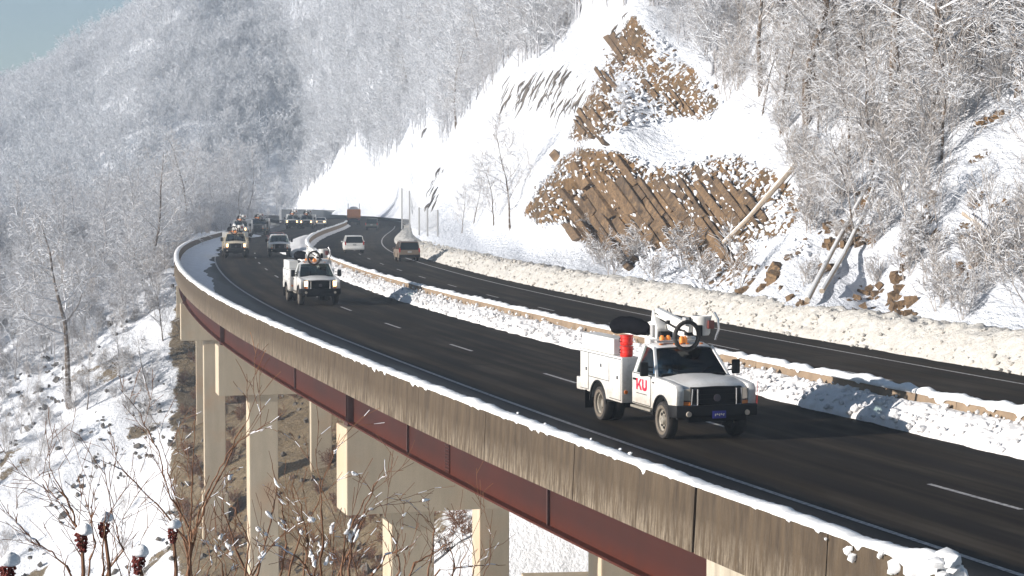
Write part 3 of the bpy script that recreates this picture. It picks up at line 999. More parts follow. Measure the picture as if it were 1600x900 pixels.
# --- hillside to the right with the rock cut
HP = []
def hp(px, py, Z): HP.append((px, py, Z))
for zr in (45, 55, 65, 78, 90, 105, 120, 140, 160, 185, 215):
    X, Y = off(float(zr), 12.3); px, py = project(X, Y, .9); hp(float(px), float(py), float(Y))
for zr, s, z in ((60, 14, 1.2), (80, 14, 1.2), (100, 14.5, 1.3), (120, 15, 1.3), (150, 15, 1.4), (180, 15.5, 1.4)):
    X, Y = off(float(zr), s); px, py = project(X, Y, z); hp(float(px), float(py), float(Y))
for a_ in ((1600, 400, 76), (1600, 200, 88), (1600, 0, 99), (1600, -150, 112), (1750, 300, 78), (1750, 0, 90), (1400, 400, 85), (1400, 250, 95), (1400, 100, 104), (1400, -100, 118),
           (1200, 400, 96), (1200, 300, 105), (1200, 150, 118), (1200, 0, 130), (1200, -150, 146), (880, 395, 141), (850, 350, 146),
           (1120, 300, 115), (1000, 300, 129), (900, 300, 140), (870, 280, 145), (1120, 170, 127), (1000, 150, 141), (940, 150, 146), (985, 40, 155), (905, 215, 147), (1050, 222, 132), (1050, 260, 126),
           (1080, 0, 158), (1100, -150, 172), (985, -150, 178), (930, 60, 182), (880, 200, 168), (850, 240, 168), (800, 125, 212), (780, 250, 200), (760, 345, 186), (700, 345, 214), (720, 200, 250),
           (650, 300, 280), (690, 240, 275), (620, 325, 330), (680, 188, 330), (640, 240, 345), (600, 290, 395), (545, 240, 440), (500, 290, 455), (455, 322, 482),
           (700, 100, 340), (800, 0, 262), (700, 0, 370), (600, 120, 430), (500, 200, 490), (440, 280, 510), (440, 150, 540), (600, 0, 470), (430, 0, 580), (800, -150, 300), (600, -150, 520), (430, -150, 640)): hp(*a_)
HP = np.array(HP)
hf = tps(HP[:, :2], np.log(HP[:, 2]), .0004)
bz = np.linspace(26, 235, 400); bX, bY = off(bz, 12.2); bqx, bqy = project(bX, bY, .75)
o_ = np.argsort(bqx)
def y_base(px):
    px = np.asarray(px, float)
    a = np.interp(px, bqx[o_], bqy[o_])
    b = np.interp(px, [430, 520, 585, 640], [336, 336, 339, 344])
    return np.where(px < 645, b, a)


# outlines of the bare rock, in photograph pixels, used to place rock where it stands
from_poly = lambda L: np.array(L, float)
ROCKS = [from_poly([(985, 28), (1010, 45), (1050, 85), (1095, 125), (1125, 165), (1100, 190), (1060, 185), (1000, 195), (945, 210), (905, 222), (888, 215), (905, 180), (945, 100)]),
         from_poly([(880, 245), (905, 232), (960, 238), (1020, 262), (1080, 255), (1150, 245), (1195, 265), (1240, 300), (1255, 335), (1225, 372), (1180, 380), (1150, 462), (1080, 455), (960, 418), (918, 395), (880, 345), (845, 352), (818, 332), (845, 290)]),
         from_poly([(1520, 190), (1560, 172), (1590, 172), (1540, 205), (1520, 208)]), from_poly([(1505, 250), (1540, 232), (1545, 245), (1510, 265)]),
         from_poly([(1480, 350), (1540, 350), (1545, 385), (1500, 395)]), from_poly([(1340, 275), (1370, 280), (1360, 330), (1335, 330)]),
         from_poly([(1345, 350), (1375, 355), (1365, 385), (1340, 380)]), from_poly([(1240, 380), (1290, 385), (1280, 405), (1240, 400)]),
         from_poly([(1560, 320), (1610, 310), (1620, 345), (1560, 345)]), from_poly([(1420, 330), (1470, 330), (1460, 350), (1430, 350)])]


def inpoly(px, py, poly):
    ins = np.zeros(px.shape, bool); n = len(poly)
    for i in range(n):
        x1, y1 = poly[i]; x2, y2 = poly[(i + 1) % n]
        c = ((y1 > py) != (y2 > py))
        ins ^= c & (px < (x2 - x1) * (py - y1) / ((y2 - y1) or 1e-9) + x1)
    return ins


def edgedist(px, py, poly):
    d = np.full(px.shape, 1e9); n = len(poly)
    for i in range(n):
        a = poly[i]; b = poly[(i + 1) % n]; v = b - a; L = (v ** 2).sum()
        t = np.clip(((px - a[0]) * v[0] + (py - a[1]) * v[1]) / L, 0, 1)
        d = np.minimum(d, np.hypot(px - a[0] - t * v[0], py - a[1] - t * v[1]))
    return d


def rock_mask(px, py):
    o = np.zeros(px.shape)
    for i, p in enumerate(ROCKS):
        ins = inpoly(px, py, p); d = edgedist(px, py, p)
        sd_ = np.where(ins, d, -d) / 30.0
        o = np.maximum(o, np.clip(.5 + sd_, 0, 1))
    return o


cx = np.concatenate([np.arange(430, 780, 5.0), np.arange(780, 1280, 2.6), np.arange(1280, 1780, 4.0)])
rv = np.linspace(0, 1, 210)
PX = np.repeat(cx[None], len(rv), 0)
yb = y_base(cx)[None]
PY = yb + (-110 - yb) * rv[:, None]
HZ = np.exp(hf(PX, PY))
rk = rock_mask(PX, PY)
STREAK = [from_poly([(790, 130), (870, 118), (930, 128), (915, 150), (880, 190), (840, 165), (780, 175)]), from_poly([(665, 285), (705, 245), (690, 290), (672, 305)]), from_poly([(955, 45), (985, 15), (995, 25), (965, 65)]), from_poly([(660, 210), (690, 185), (690, 200), (665, 225)]), from_poly([(655, 330), (690, 290), (700, 270), (690, 320)])]
stk = np.zeros(PX.shape)
for p in STREAK:
    ins = inpoly(PX, PY, p); d = edgedist(PX, PY, p); stk = 0 * np.maximum(stk, np.clip(.5 + np.where(ins, d, -d) / 22, 0, 1))
# world positions, then push in and out along the line of slope
def to_world(PX, PY, Z):
    dx = (PX - 800) / FPX; dz = -(PY - 450) / FPX
    c, s = math.cos(PITCH), math.sin(PITCH)
    dy = c + dz * s; dzz = -s + dz * c
    t = Z / dy
    return np.stack([dx * t, Z, HCAM + dzz * t], -1)
W0 = to_world(PX, PY, HZ)
X_, Y_, Z_ = W0[..., 0], W0[..., 1], W0[..., 2]
soft = sstep(0, .12, rv)[:, None]
disp = soft * (.5 * fbm(X_ * .13, Y_ * .13, Z_ * .2, o=4, seed=3) + .16 * fbm(X_ * .7, Y_ * .7, Z_ * .9, o=4, seed=5))
# blocky steps of the bedded rock, joints dipping down to the right
u_ = X_ * math.cos(R(52)) + Z_ * math.sin(R(52)); v_ = -X_ * math.sin(R(52)) + Z_ * math.cos(R(52))
bl = vnoise(np.floor(v_ * 1.6 + .6 * vnoise(u_ * .5, v_ * .5)) * 3.7, np.floor(u_ * .45 + .3 * v_) * 2.3, 4.4, 11)
bl2 = vnoise(np.floor(v_ * 4) * 3.1, np.floor(u_ * 1.5 + v_) * 1.3, 1.4, 12)
disp = disp + rk * soft * (.22 * bl + .16 * bl2 + .28 * fbm(u_ * .5, v_ * 2.2, Y_ * .3, o=4, seed=8)) + .25
# gentle rocky knobs on the right hand slope
knob = sstep(1150, 1250, PX) * soft
disp = disp + knob * .5 * np.abs(fbm(X_ * .35, Y_ * .35, Z_ * .45, o=4, seed=21))
W1 = W0.copy()
W1[..., 1] -= disp * 1.0
W1[..., 2] += disp * .35
tag(gridobj('hillside', W1, M['rock'], attr={'rock': rk, 'streak': stk}, smooth=True), kind='structure')
hill_px = cx; 


def hill_point(px, py):
    """a point on the hillside seen at this pixel"""
    Z = float(np.exp(hf(np.array([float(px)]), np.array([float(py)])))[0])
    return world(px, py, Z=Z)


M['rib_rock'] = simple('dark_rib_rock', (.20, .17, .145), .9, var=.5, scale=2)
# --- slabs of rock standing proud of the lower face
outcrop = empty('rock_outcrop')
tag(outcrop, 'brown bedded rock outcrop with slanting slabs and snow on its ledges above the right carriageway', 'rock')
rs = random.Random(5)
def slab(px, py, L, Wd, T, ang):
    p = hill_point(px, py)
    ca, sa = math.cos(ang), math.sin(ang)
    ex = Vector((ca, -.18, -sa)).normalized()      # long axis, down to the right
    up = Vector((0, -.80, .60))                    # outward from the face
    up = (up - ex * up.dot(ex)).normalized()
    ey = up.cross(ex)
    P = []
    for k in (0, 1):
        for a, b in ((-1, -1), (1, -1), (1, 1), (-1, 1)):
            j = [rs.uniform(-.06, .06) for _ in range(3)]
            P.append(p + ex * (a * L / 2 + j[0] * L * .9) + ey * (b * Wd / 2 + j[1] * Wd * 1.5) + up * ((-.9 if k == 0 else T) + j[2] * T * 1.1))
    mb = MB(); mb.add(P, [(3, 2, 1, 0), (4, 5, 6, 7), (0, 1, 5, 4), (1, 2, 6, 5), (2, 3, 7, 6), (3, 0, 4, 7)])
    return mb.build('rock_slab', M['slab'], outcrop, bevel=.06, segs=1)
def tiles(poly, org, sc, maxn, T0, T1_, W0_, W1_):
    # tile the bedding plane with slabs whose corners lie on the face; dip runs down to the right
    n = 0; v = -260.0
    while v < 320:
        W_ = rs.uniform(W0_, W1_); u = -260.0 + rs.uniform(0, 60); Tr = rs.uniform(T0, T1_)
        while u < 420:
            L = rs.uniform(26, 110) * sc
            def pt(uu, vv): return (org[0] + uu * .60 + vv * .80, org[1] + uu * .80 - vv * .60)
            c = pt(u + L / 2, v + W_ / 2)
            if n < maxn and inpoly(np.array([c[0]]), np.array([c[1]]), poly)[0]:
                j = lambda: rs.uniform(-3.6, 3.6)
                cs = [pt(u + 1.0 + j(), v + .7 + j() * .5), pt(u + L - 1.0 + j(), v + .7 + j() * .5), pt(u + L - 1.0 + j(), v + W_ - .7 + j() * .5), pt(u + 1.0 + j(), v + W_ - .7 + j() * .5)]
                Q = [hill_point(*q_) for q_ in cs]
                nn = (Q[1] - Q[0]).cross(Q[3] - Q[0]).normalized()
                if nn.y > 0: nn = -nn
                T = Tr + rs.uniform(-.16, .12)
                top = [q_ + nn * (T + rs.uniform(-.05, .05)) for q_ in Q]; bot = [q_ - nn * .8 for q_ in Q]
                mb = MB(); mb.add(bot + top, [(3, 2, 1, 0), (4, 5, 6, 7), (0, 1, 5, 4), (1, 2, 6, 5), (2, 3, 7, 6), (3, 0, 4, 7)])
                mb.build('rock_slab', M['slab'], outcrop, bevel=.035, segs=1); n += 1
            u += L
        v += W_
tiles(from_poly([(885, 262), (930, 252), (1020, 278), (1100, 272), (1165, 285), (1205, 330), (1150, 385), (1110, 405), (1040, 405), (960, 402), (905, 372), (866, 322)]), (1000, 330), .85, 210, .30, .50, 7, 17)
tiles(from_poly([(985, 38), (1005, 62), (965, 130), (935, 212), (894, 213), (945, 100)]), (950, 140), .45, 30, .22, .38, 5, 10)
tiles(from_poly([(1010, 70), (1090, 135), (1115, 170), (1060, 180), (1000, 150)]), (1050, 130), .4, 30, .15, .32, 4, 9)
# loose angular blocks: too many to pick apart, joined
def blocks(name, pts, r0, r1, mat, parent=None, label=None):
    V, F = [], []
    for (x, y, z) in pts:
        r = rs.uniform(r0, r1) * (1 if rs.random() < .85 else 1.7); b = len(V)
        q = Matrix.Rotation(rs.uniform(0, 6), 3, Vector((rs.uniform(-1, 1), rs.uniform(-1, 1), rs.uniform(-1, 1))).normalized())
        for a in (-1, 1):
            for c_, d_ in ((-1, -1), (1, -1), (1, 1), (-1, 1)):
                v = q @ Vector((a * r * rs.uniform(.7, 1.3), c_ * r * rs.uniform(.5, 1.0), d_ * r * rs.uniform(.4, .8)))
                V.append((x + v.x, y + v.y, z + v.z))
        F += [(b, b + 1, b + 2, b + 3), (b + 7, b + 6, b + 5, b + 4), (b, b + 4, b + 5, b + 1), (b + 1, b + 5, b + 6, b + 2), (b + 2, b + 6, b + 7, b + 3), (b + 3, b + 7, b + 4, b)]
    o = meshobj(name, V, F, mat, parent)
    bm = bmesh.new(); bm.from_mesh(o.data); bmesh.ops.recalc_face_normals(bm, faces=bm.faces); bm.to_mesh(o.data); bm.free()
    o['kind'] = 'stuff'
    if label: o['label'] = label
    return o
pts = []
while len(pts) < 900:
    px, py = rs.uniform(820, 1260), rs.uniform(30, 465)
    if rs.random() < rock_mask(np.array([px]), np.array([py]))[0] ** 2:
        p = hill_point(px, py); pts.append((p.x, p.y - .35, p.z))
blocks('rock_rubble', pts, .05, .13, M['slab'], outcrop)
# snow lodged on the ledges of the rock: small flat lenses along the bedding, too many to pick apart
V, F = [], []
n_ = 0
while n_ < 1700:
    px, py = rs.uniform(815, 1262), rs.uniform(28, 465)
    rm = rock_mask(np.array([px]), np.array([py]))[0]
    if rm < .35: continue
    inner = 880 < px < 1150 and 275 < py < 400
    cl_ = vnoise(px * .05, py * .05, 7.7) * .5 + .5
    if rs.random() > (.40 if inner else .25 + .75 * cl_) * (1.5 - .5 * rm): continue
    p = hill_point(px, py); n_ += 1
    a = R((-53 if inner else rs.choice([-52, -52, -40, 30, 5])) + rs.uniform(-15, 15)); L = rs.uniform(.08, .30) * rs.uniform(.6, 1.3); Wd = L * rs.uniform(.22, .5)
    ca, sa = math.cos(a), math.sin(a); b = len(V)
    for q_ in ico:
        u, w_, v = q_[0] * L * rs.uniform(.8, 1.2), q_[1] * .22, q_[2] * Wd * rs.uniform(.8, 1.2)
        V.append((p.x + u * ca - v * sa, p.y - .50 - (.25 if inner else 0) + w_ , p.z + .1 + u * sa + v * ca))
    F += [(b + f_[0], b + f_[1], b + f_[2]) for f_ in icf]
o = meshobj('lodged_snow', V, F, M['snow'], outcrop, smooth=True); o['kind'] = 'stuff'
# dark ribs of rock standing out of the snowy slab, running down to the left
for (poly, n_, ln) in ((STREAK[0], 120, 44), (STREAK[4], 8, 30), (STREAK[1], 7, 30), (STREAK[2], 7, 26), (STREAK[3], 5, 20)):
    k = 0
    while k < n_:
        px = rs.uniform(poly[:, 0].min(), poly[:, 0].max()); py = rs.uniform(poly[:, 1].min(), poly[:, 1].max())
        if not inpoly(np.array([px]), np.array([py]), poly)[0]: continue
        k += 1; l_ = ln * rs.uniform(.4, 1.1)
        A_, B_ = hill_point(px + l_ * .22, py - l_ * .45), hill_point(px - l_ * .22, py + l_ * .45)
        A_.y -= .7; B_.y -= .65; mid = A_.lerp(B_, rs.uniform(.3, .7)) + Vector((rs.uniform(-.3, .3), -.15, 0))
        r_ = rs.uniform(.04, .15) * A_.y / 190
        mb = MB(); mb.tube([A_, A_.lerp(mid, .5), mid, B_], [r_ * .3, r_, r_ * .8, r_ * .2], 4)
        mb.build('rock_rib', M['rib_rock'], outcrop)
pts = []
for i in range(900):
    px, py = rs.uniform(1150, 1620), rs.uniform(300, 520)
    if py < y_base(px) - 8 and vnoise(px * .02, py * .03, 3) > .1:
        p = hill_point(px, py); pts.append((p.x, p.y - .3, p.z - .02))
tag(blocks('hillside_boulders', pts, .10, .26, M['slab']), 'brown boulders poking through the snow on the right hillside', 'rocks')
pts = []
for i in range(2600):
    X, Y = rs.uniform(-62, -4), rs.uniform(100, 205)
    if vnoise(X * .09, Y * .09, 5) + .35 * vnoise(X * .4, Y * .4, 2) > .12 or road_s(X, Y) > -13.5 and rs.random() < .5:
        pts.append((X, Y, float(ground_z(np.array([X]), np.array([Y]))[0]) + .25))
tag(blocks('slope_boulders', pts, .07, .20, M['stone']), 'grey-brown stones half buried in snow on the slope left of the piers', 'rocks')

# --- far wooded mountain
mx = np.linspace(-560, 260, 200); my = np.linspace(400, 1000, 140)
MX, MY = np.meshgrid(mx, my)
ridge = np.interp(MX, [-560, -260, -173, -130, -100, 260], [8, 24, 38, 60, 95, 150])
rise = sstep(430, 760, MY) * 1.0
MZ = -10 + (ridge + 10) * np.clip((MY - 450) / 200, 0, 1) ** 1.05 + 8 * fbm(MX * .012, MY * .012, o=4) + 2.5 * fbm(MX * .06, MY * .06, o=3)
MZ = MZ - 60 * sstep(690, 1000, MY)
tag(gridobj('mountain', np.stack([MX, MY, MZ], -1), M['ground'], attr={'bare': np.full(MX.shape, .06)}), kind='structure')


def mount_z(x, y):
    i = np.clip(int((x + 560) / 820 * 199), 0, 199); j = np.clip(int((y - 400) / 600 * 139), 0, 139)
    return float(MZ[j, i])

# =================================================================== VEGETATION
def seg_mesh(name, segs, mats, snow_top=True, snow_thr=.80, sides=4):
    """segs: list of (p0, p1, r0, r1, lvl). Diamond prisms: upper faces carry snow, lower ones bark."""
    A = np.array([s[0] for s in segs], float); B = np.array([s[1] for s in segs], float)
    r0 = np.array([s[2] for s in segs]); r1 = np.array([s[3] for s in segs]); lv = np.array([s[4] for s in segs])
    t = B - A; L = np.linalg.norm(t, axis=1, keepdims=True); t = t / np.maximum(L, 1e-6)
    up = np.tile([0, 0, 1.0], (len(A), 1)); vert = np.abs(t[:, 2]) > .97
    up[vert] = [1, 0, 0]
    side = np.cross(t, up); side /= np.linalg.norm(side, axis=1, keepdims=True)
    upv = np.cross(side, t)
    n = len(A)
    if sides == 4: dirs = [upv * np.where(lv > 0, 1.7, 1.0)[:, None], side * 1.05, -upv * .8, -side * 1.05]
    else:
        dirs = [upv, side * .87 - upv * .5, -side * .87 - upv * .5]
    m = len(dirs)
    V = np.zeros((n, 2 * m, 3))
    for k, d in enumerate(dirs):
        V[:, k] = A + d * r0[:, None]; V[:, m + k] = B + d * r1[:, None]
    base = np.arange(n)[:, None] * (2 * m)
    Q = []; MI = []
    horiz = np.abs(t[:, 2]) < snow_thr
    for k in range(m):
        k2 = (k + 1) % m
        Q.append(base + np.array([[k, k2, m + k2, m + k]]))
        if sides == 4: is_top = k in (0, 3)
        else: is_top = k in (0, 2)
        MI.append(np.where(horiz & is_top & snow_top & (lv > 0), 1, 0))
    Q = np.stack(Q, 1).reshape(-1, 4); MI = np.stack(MI, 1).reshape(-1)
    me = bpy.data.meshes.new(name)
    me.vertices.add(n * 2 * m); me.vertices.foreach_set('co', V.reshape(-1).astype(np.float32))
    me.loops.add(Q.size); me.loops.foreach_set('vertex_index', Q.reshape(-1).astype(np.int32))
    me.polygons.add(len(Q)); me.polygons.foreach_set('loop_start', np.arange(0, Q.size, 4, dtype=np.int32))
    me.polygons.foreach_set('loop_total', np.full(len(Q), 4, dtype=np.int32))
    for mm in mats: me.materials.append(mm)
    me.polygons.foreach_set('material_index', MI.astype(np.int32))
    me.update(calc_edges=True)
    return me


def grow(segs, rr, p, d, L, r, lvl, maxl, nb, spread=.8, droop=.0, twist=.16, start=.3, ratio=.55, minr=.008, step=None):
    n = max(3, int(L / (step or (.9 if lvl == 0 else .55 if lvl == 1 else .4))))
    pts = [p]; dd = d.copy(); q = p.copy()
    for i in range(n):
        f = i / n
        dd = (dd + Vector((rr.gauss(0, twist), rr.gauss(0, twist), rr.gauss(0, twist * .6) + (.05 if lvl == 0 else -droop)))).normalized()
        q2 = q + dd * (L / n)
        ra, rb = r * (1 - .85 * f), r * (1 - .85 * (i + 1) / n)
        segs.append((tuple(q), tuple(q2), max(ra, minr), max(rb, minr), lvl))
        pts.append(q2); q = q2
    if lvl >= maxl: return
    k = nb[lvl] if lvl < len(nb) else 3
    for j in range(k):
        f = start + (1 - start) * (j + rr.random()) / k if lvl == 0 else .15 + .85 * (j + rr.random()) / k
        i = min(int(f * n), n - 1); fr = f * n - i
        pos = pts[i].lerp(pts[i + 1], min(max(fr, 0), 1))
        base_d = (pts[i + 1] - pts[i]).normalized()
        a = rr.uniform(0, 2 * math.pi)
        perp = base_d.orthogonal().normalized()
        perp = Matrix.Rotation(a, 3, base_d) @ perp
        sp = spread * rr.uniform(.7, 1.25)
        nd = (base_d * math.cos(sp) + perp * math.sin(sp)).normalized()
        LL = L * ratio * (1.15 - .75 * f if lvl == 0 else 1.0) * rr.uniform(.65, 1.2)
        grow(segs, rr, pos, nd, LL, max(r * (1 - .8 * f) * .45, minr), lvl + 1, maxl, nb, spread, droop, twist * 1.15, start, ratio, minr)


def tree_meshes(seed, H, r, nb, spread=.85, droop=.03, lean=(0, 0), start=.3, ratio=.42, maxl=3, minr=.012, sides=4, twist=.07, tw='twig'):
    rr = random.Random(seed); segs = []
    grow(segs, rr, Vector((0, 0, -.4)), Vector((lean[0], lean[1], 1)).normalized(), H, r, 0, maxl, nb, spread, droop, twist, start, ratio, minr)
    tr = [s for s in segs if s[4] == 0]; br = [s for s in segs if s[4] > 0]
    # smooth round trunk
    mb = MB(); pts = [tr[0][0]] + [s[1] for s in tr]; rad = [tr[0][2] * 1.25] + [s[3] for s in tr]
    mb.tube(pts, rad, 7 if sides == 4 else 5)
    tme = mb.build('trunk', M['bark'], smooth=True); me_t = tme.data; bpy.data.objects.remove(tme)
    me_b = seg_mesh('branches', br, [M['twig'], M['twig_snow']], sides=sides)
    me_all = seg_mesh('whole_tree', segs, [M['frost_haze_twig2' if tw == 'twig' else tw], M['twig_snow']], sides=sides)
    return me_t, me_b, me_all


KIND = {}
KIND['tall'] = [tree_meshes(s, 15, .19, (26, 9, 6), .95, .02, start=.28, ratio=.34, minr=.0125) for s in (1, 2, 3, 4)]
KIND['mid'] = [tree_meshes(s, 9.5, .10, (20, 8, 5), .8, .02, start=.15, ratio=.42, minr=.0115) for s in (11, 12, 13)]
KIND['big'] = [tree_meshes(s, 18, .30, (18, 8, 7), 1.0, .0, start=.42, ratio=.40, minr=.018, twist=.09) for s in (21, 22)]


def bush_meshes(seed, n, H, r, nb=(7, 5), spread=.7, minr=.008, mats=None, droop=.01, maxl=2, fan=.55):
    rr = random.Random(seed); segs = []
    for i in range(n):
        a = rr.uniform(0, 6.28); f = rr.uniform(.05, fan)
        grow(segs, rr, Vector((rr.uniform(-.25, .25), rr.uniform(-.25, .25), -.1)), Vector((math.cos(a) * f, math.sin(a) * f, 1)).normalized(), H * rr.uniform(.6, 1.1), r, 1 if maxl > 2 else 0, maxl, nb, spread, droop, .10, .2, .5, minr, step=.35)
    segs = [(a, b, c, d, max(l, 1)) for a, b, c, d, l in segs]
    return seg_mesh('shrub_stems', segs, mats or [M['twig'], M['twig_snow']])


BUSH = [bush_meshes(s, 7, 2.6, .022, (9, 6), .75, .012) for s in (31, 32, 33)]
SAPL = [bush_meshes(s, 3, 4.6, .035, (12, 6), .65, .011, fan=.3) for s in (41, 42, 43)]
FARMESH = [tree_meshes(s, 13, .20, (16, 6), .9, .0, start=.15, ratio=.40, maxl=2, minr=.05, sides=3, tw='frost_haze_twig')[2] for s in (51, 52, 53)]


def add_tree(p, kind, i, scale, rot, label, group=None, cat='tree', name='bare_tree', lean=0):
    t = empty(name, p, rot)
    t.scale = (scale,) * 3
    if lean: t.rotation_euler = (0, lean, rot)
    tm, bm_, _ = KIND[kind][i % len(KIND[kind])]
    for nm, me in (('trunk', tm), ('branches', bm_)):
        o = bpy.data.objects.new(nm, me); col.objects.link(o); o.parent = t
    tag(t, label, cat, group)
    return t


def add_bush(p, meshes, i, scale, rot, label, group=None, cat='shrub', name='snowy_shrub'):
    o = bpy.data.objects.new(name, meshes[i % len(meshes)]); col.objects.link(o)
    o.location = p; o.rotation_euler = (0, 0, rot); o.scale = (scale,) * 3
    tag(o, label, cat, group)
    return o


def scatter(name, pts, scl, protos, label=None, cat=None, jitter=.25):
    """one 'stuff' object: points that carry small plant meshes through geometry nodes"""
    me = bpy.data.meshes.new(name)
    me.from_pydata(pts, [], [])
    rr = np.random.default_rng(len(pts))
    for k, a in (('scl', np.array(scl)), ('rot', rr.uniform(0, 6.28, len(pts))), ('pick', rr.integers(0, len(protos), len(pts)).astype(float))):
        at = me.attributes.new(k, 'FLOAT', 'POINT'); at.data.foreach_set('value', a.astype(np.float32))
    o = bpy.data.objects.new(name, me); col.objects.link(o)
    ng = bpy.data.node_groups.new(name, 'GeometryNodeTree')
    ng.interface.new_socket('Geometry', in_out='INPUT', socket_type='NodeSocketGeometry')
    ng.interface.new_socket('Geometry', in_out='OUTPUT', socket_type='NodeSocketGeometry')
    gi = ng.nodes.new('NodeGroupInput'); go = ng.nodes.new('NodeGroupOutput'); jn = ng.nodes.new('GeometryNodeJoinGeometry')
    def named(k):
        n = ng.nodes.new('GeometryNodeInputNamedAttribute'); n.data_type = 'FLOAT'; n.inputs[0].default_value = k
        return n.outputs[0]
    sc, ro, pk = named('scl'), named('rot'), named('pick')
    for i, pm in enumerate(protos):
        po = bpy.data.objects.new('proto', pm)
        oi = ng.nodes.new('GeometryNodeObjectInfo'); oi.inputs[0].default_value = po; oi.inputs['As Instance'].default_value = True
        ip = ng.nodes.new('GeometryNodeInstanceOnPoints')
        cmp_ = ng.nodes.new('FunctionNodeCompare'); cmp_.data_type = 'FLOAT'; cmp_.operation = 'EQUAL'
        cmp_.inputs[1].default_value = float(i); cmp_.inputs['Epsilon'].default_value = .3
        ng.links.new(pk, cmp_.inputs[0])
        cb = ng.nodes.new('ShaderNodeCombineXYZ'); ng.links.new(ro, cb.inputs[2])
        er = ng.nodes.new('FunctionNodeEulerToRotation'); ng.links.new(cb.outputs[0], er.inputs[0])
        ng.links.new(gi.outputs[0], ip.inputs['Points']); ng.links.new(cmp_.outputs[0], ip.inputs['Selection'])
        ng.links.new(oi.outputs['Geometry'], ip.inputs['Instance'])
        ng.links.new(er.outputs[0], ip.inputs['Rotation']); ng.links.new(sc, ip.inputs['Scale'])
        ng.links.new(ip.outputs[0], jn.inputs[0])
    ng.links.new(jn.outputs[0], go.inputs[0])
    md = o.modifiers.new('plants', 'NODES'); md.node_group = ng
    tag(o, label, cat, kind='stuff')
    return o


rt = random.Random(99)
LOBES = [from_poly([(985, 20), (930, 12), (890, 50), (860, 92), (795, 108), (765, 138), (720, 192), (687, 243), (640, 290), (584, 328), (690, 350), (760, 372), (850, 380), (880, 340), (815, 335), (890, 220)]),
         from_poly([(682, 182), (645, 220), (604, 255), (570, 292), (560, 330), (600, 330), (640, 292), (690, 240)]),
         from_poly([(560, 225), (545, 238), (500, 288), (446, 326), (560, 332), (585, 275)]),
         from_poly([(640, 345), (700, 352), (860, 350), (930, 405), (960, 430), (860, 425), (760, 405), (680, 385)])]


def in_any(px, py, polys):
    a = np.array([px]); b = np.array([py])
    return any(inpoly(a, b, p)[0] for p in polys)


CLEAR = [from_poly([(1530, 190), (1610, 170), (1610, 330), (1440, 330), (1480, 250)]), from_poly([(1180, 370), (1260, 385), (1250, 460), (1170, 460)]),
         from_poly([(990, 20), (1120, 20), (1100, 60), (1030, 50)]), from_poly([(860, 262), (880, 215), (1000, 180), (1130, 150), (1195, 205), (1190, 262), (1000, 275)])]

# --- trees of the right hillside that can be told apart
GR = 'bare snow-laden trees standing on the right hillside'
spots = [(1262, 205, 'big', 1.0), (1190, 150, 'tall', .9), (1395, 175, 'big', 1.05), (1460, 215, 'tall', 1.1), (1472, 150, 'tall', 1.1), (1350, 120, 'tall', 1), (1310, 90, 'tall', 1.1),
         (1510, 110, 'big', 1), (1560, 90, 'tall', 1), (1430, 80, 'tall', 1), (1590, 150, 'tall', .9), (1120, 60, 'tall', .8), (1160, 40, 'tall', .9), (1230, 60, 'tall', 1.), (1390, 120, 'tall', 1.0),
         (1540, 130, 'tall', 1.15), (1285, 130, 'mid', 1.1), (1480, 70, 'tall', 1.)]
def zone(px, py):
    return ('right of the rock outcrop' if px < 1230 else 'amid the right hillside' if px < 1420 else 'towards the right edge') + (', by the top edge' if py < 60 else ', lower down the slope' if py > 150 else '')
SZ = {'tall': 'tall snow-dusted bare tree', 'mid': 'small twiggy frosted tree', 'big': 'thick-trunked snow-dusted tree'}
k = 0
for px, py, kd, sc in spots:
    p = hill_point(px, py); p.z -= .2; k += 1
    add_tree(p, kd, k, sc, rt.uniform(0, 6), SZ[kd] + ' ' + zone(px, py), GR)
n = 0
while n < 42:
    px, py = rt.uniform(1110, 1640), rt.uniform(-40, 300)
    if in_any(px, py, CLEAR) or rock_mask(np.array([px]), np.array([py]))[0] > .3 or rt.random() < (py - 60) / 330: continue
    p = hill_point(px, py); p.z -= .2; n += 1; kd = rt.choice(['tall', 'mid', 'mid'])
    add_tree(p, kd, n, rt.uniform(.6, 1.05), rt.uniform(0, 6), SZ[kd] + ' ' + zone(px, py), GR)
# slope above the snow slabs
n = 0
while n < 52:
    px, py = rt.uniform(600, 1120), rt.uniform(-50, 200)
    if in_any(px, py, LOBES + CLEAR) or rock_mask(np.array([px]), np.array([py]))[0] > .1: continue
    p = hill_point(px, py); p.z -= .2; n += 1
    add_tree(p, rt.choice(['mid', 'tall']), n, rt.uniform(.5, .85), rt.uniform(0, 6), ('frosted bare tree above the far end of the white snow slabs' if px < 780 else 'frosted bare tree on the crest above the tallest snow slab' if px < 985 else 'frosted bare tree above the peak of the rock outcrop'), 'frosted trees above the snow slabs')
# single trees one can point at
p = hill_point(797, 356); add_tree(p, 'mid', 0, 1.0, 1, 'slim bare tree alone on the snow left of the brown rock outcrop, tallest there')
p = hill_point(771, 356); add_tree(p, 'mid', 1, .72, 2, 'small bare tree just left of the slim tall one before the snow slab')
p = hill_point(722, 366); add_tree(p, 'mid', 2, .52, 3, 'small pinkish bare tree on the snow foot near the wire mesh fence')
p = hill_point(740, 352); add_tree(p, 'mid', 1, .6, 4, 'thin bare tree between the mesh fence and the slim tall tree')
p = hill_point(1338, 388); add_tree(p, 'mid', 2, .62, 1, 'small bare tree rooted among boulders low on the right hillside')
p = hill_point(970, 185); add_tree(p, 'mid', 0, .24, 1, 'tiny frosted tree growing out of the upper rock face', cat='small tree')

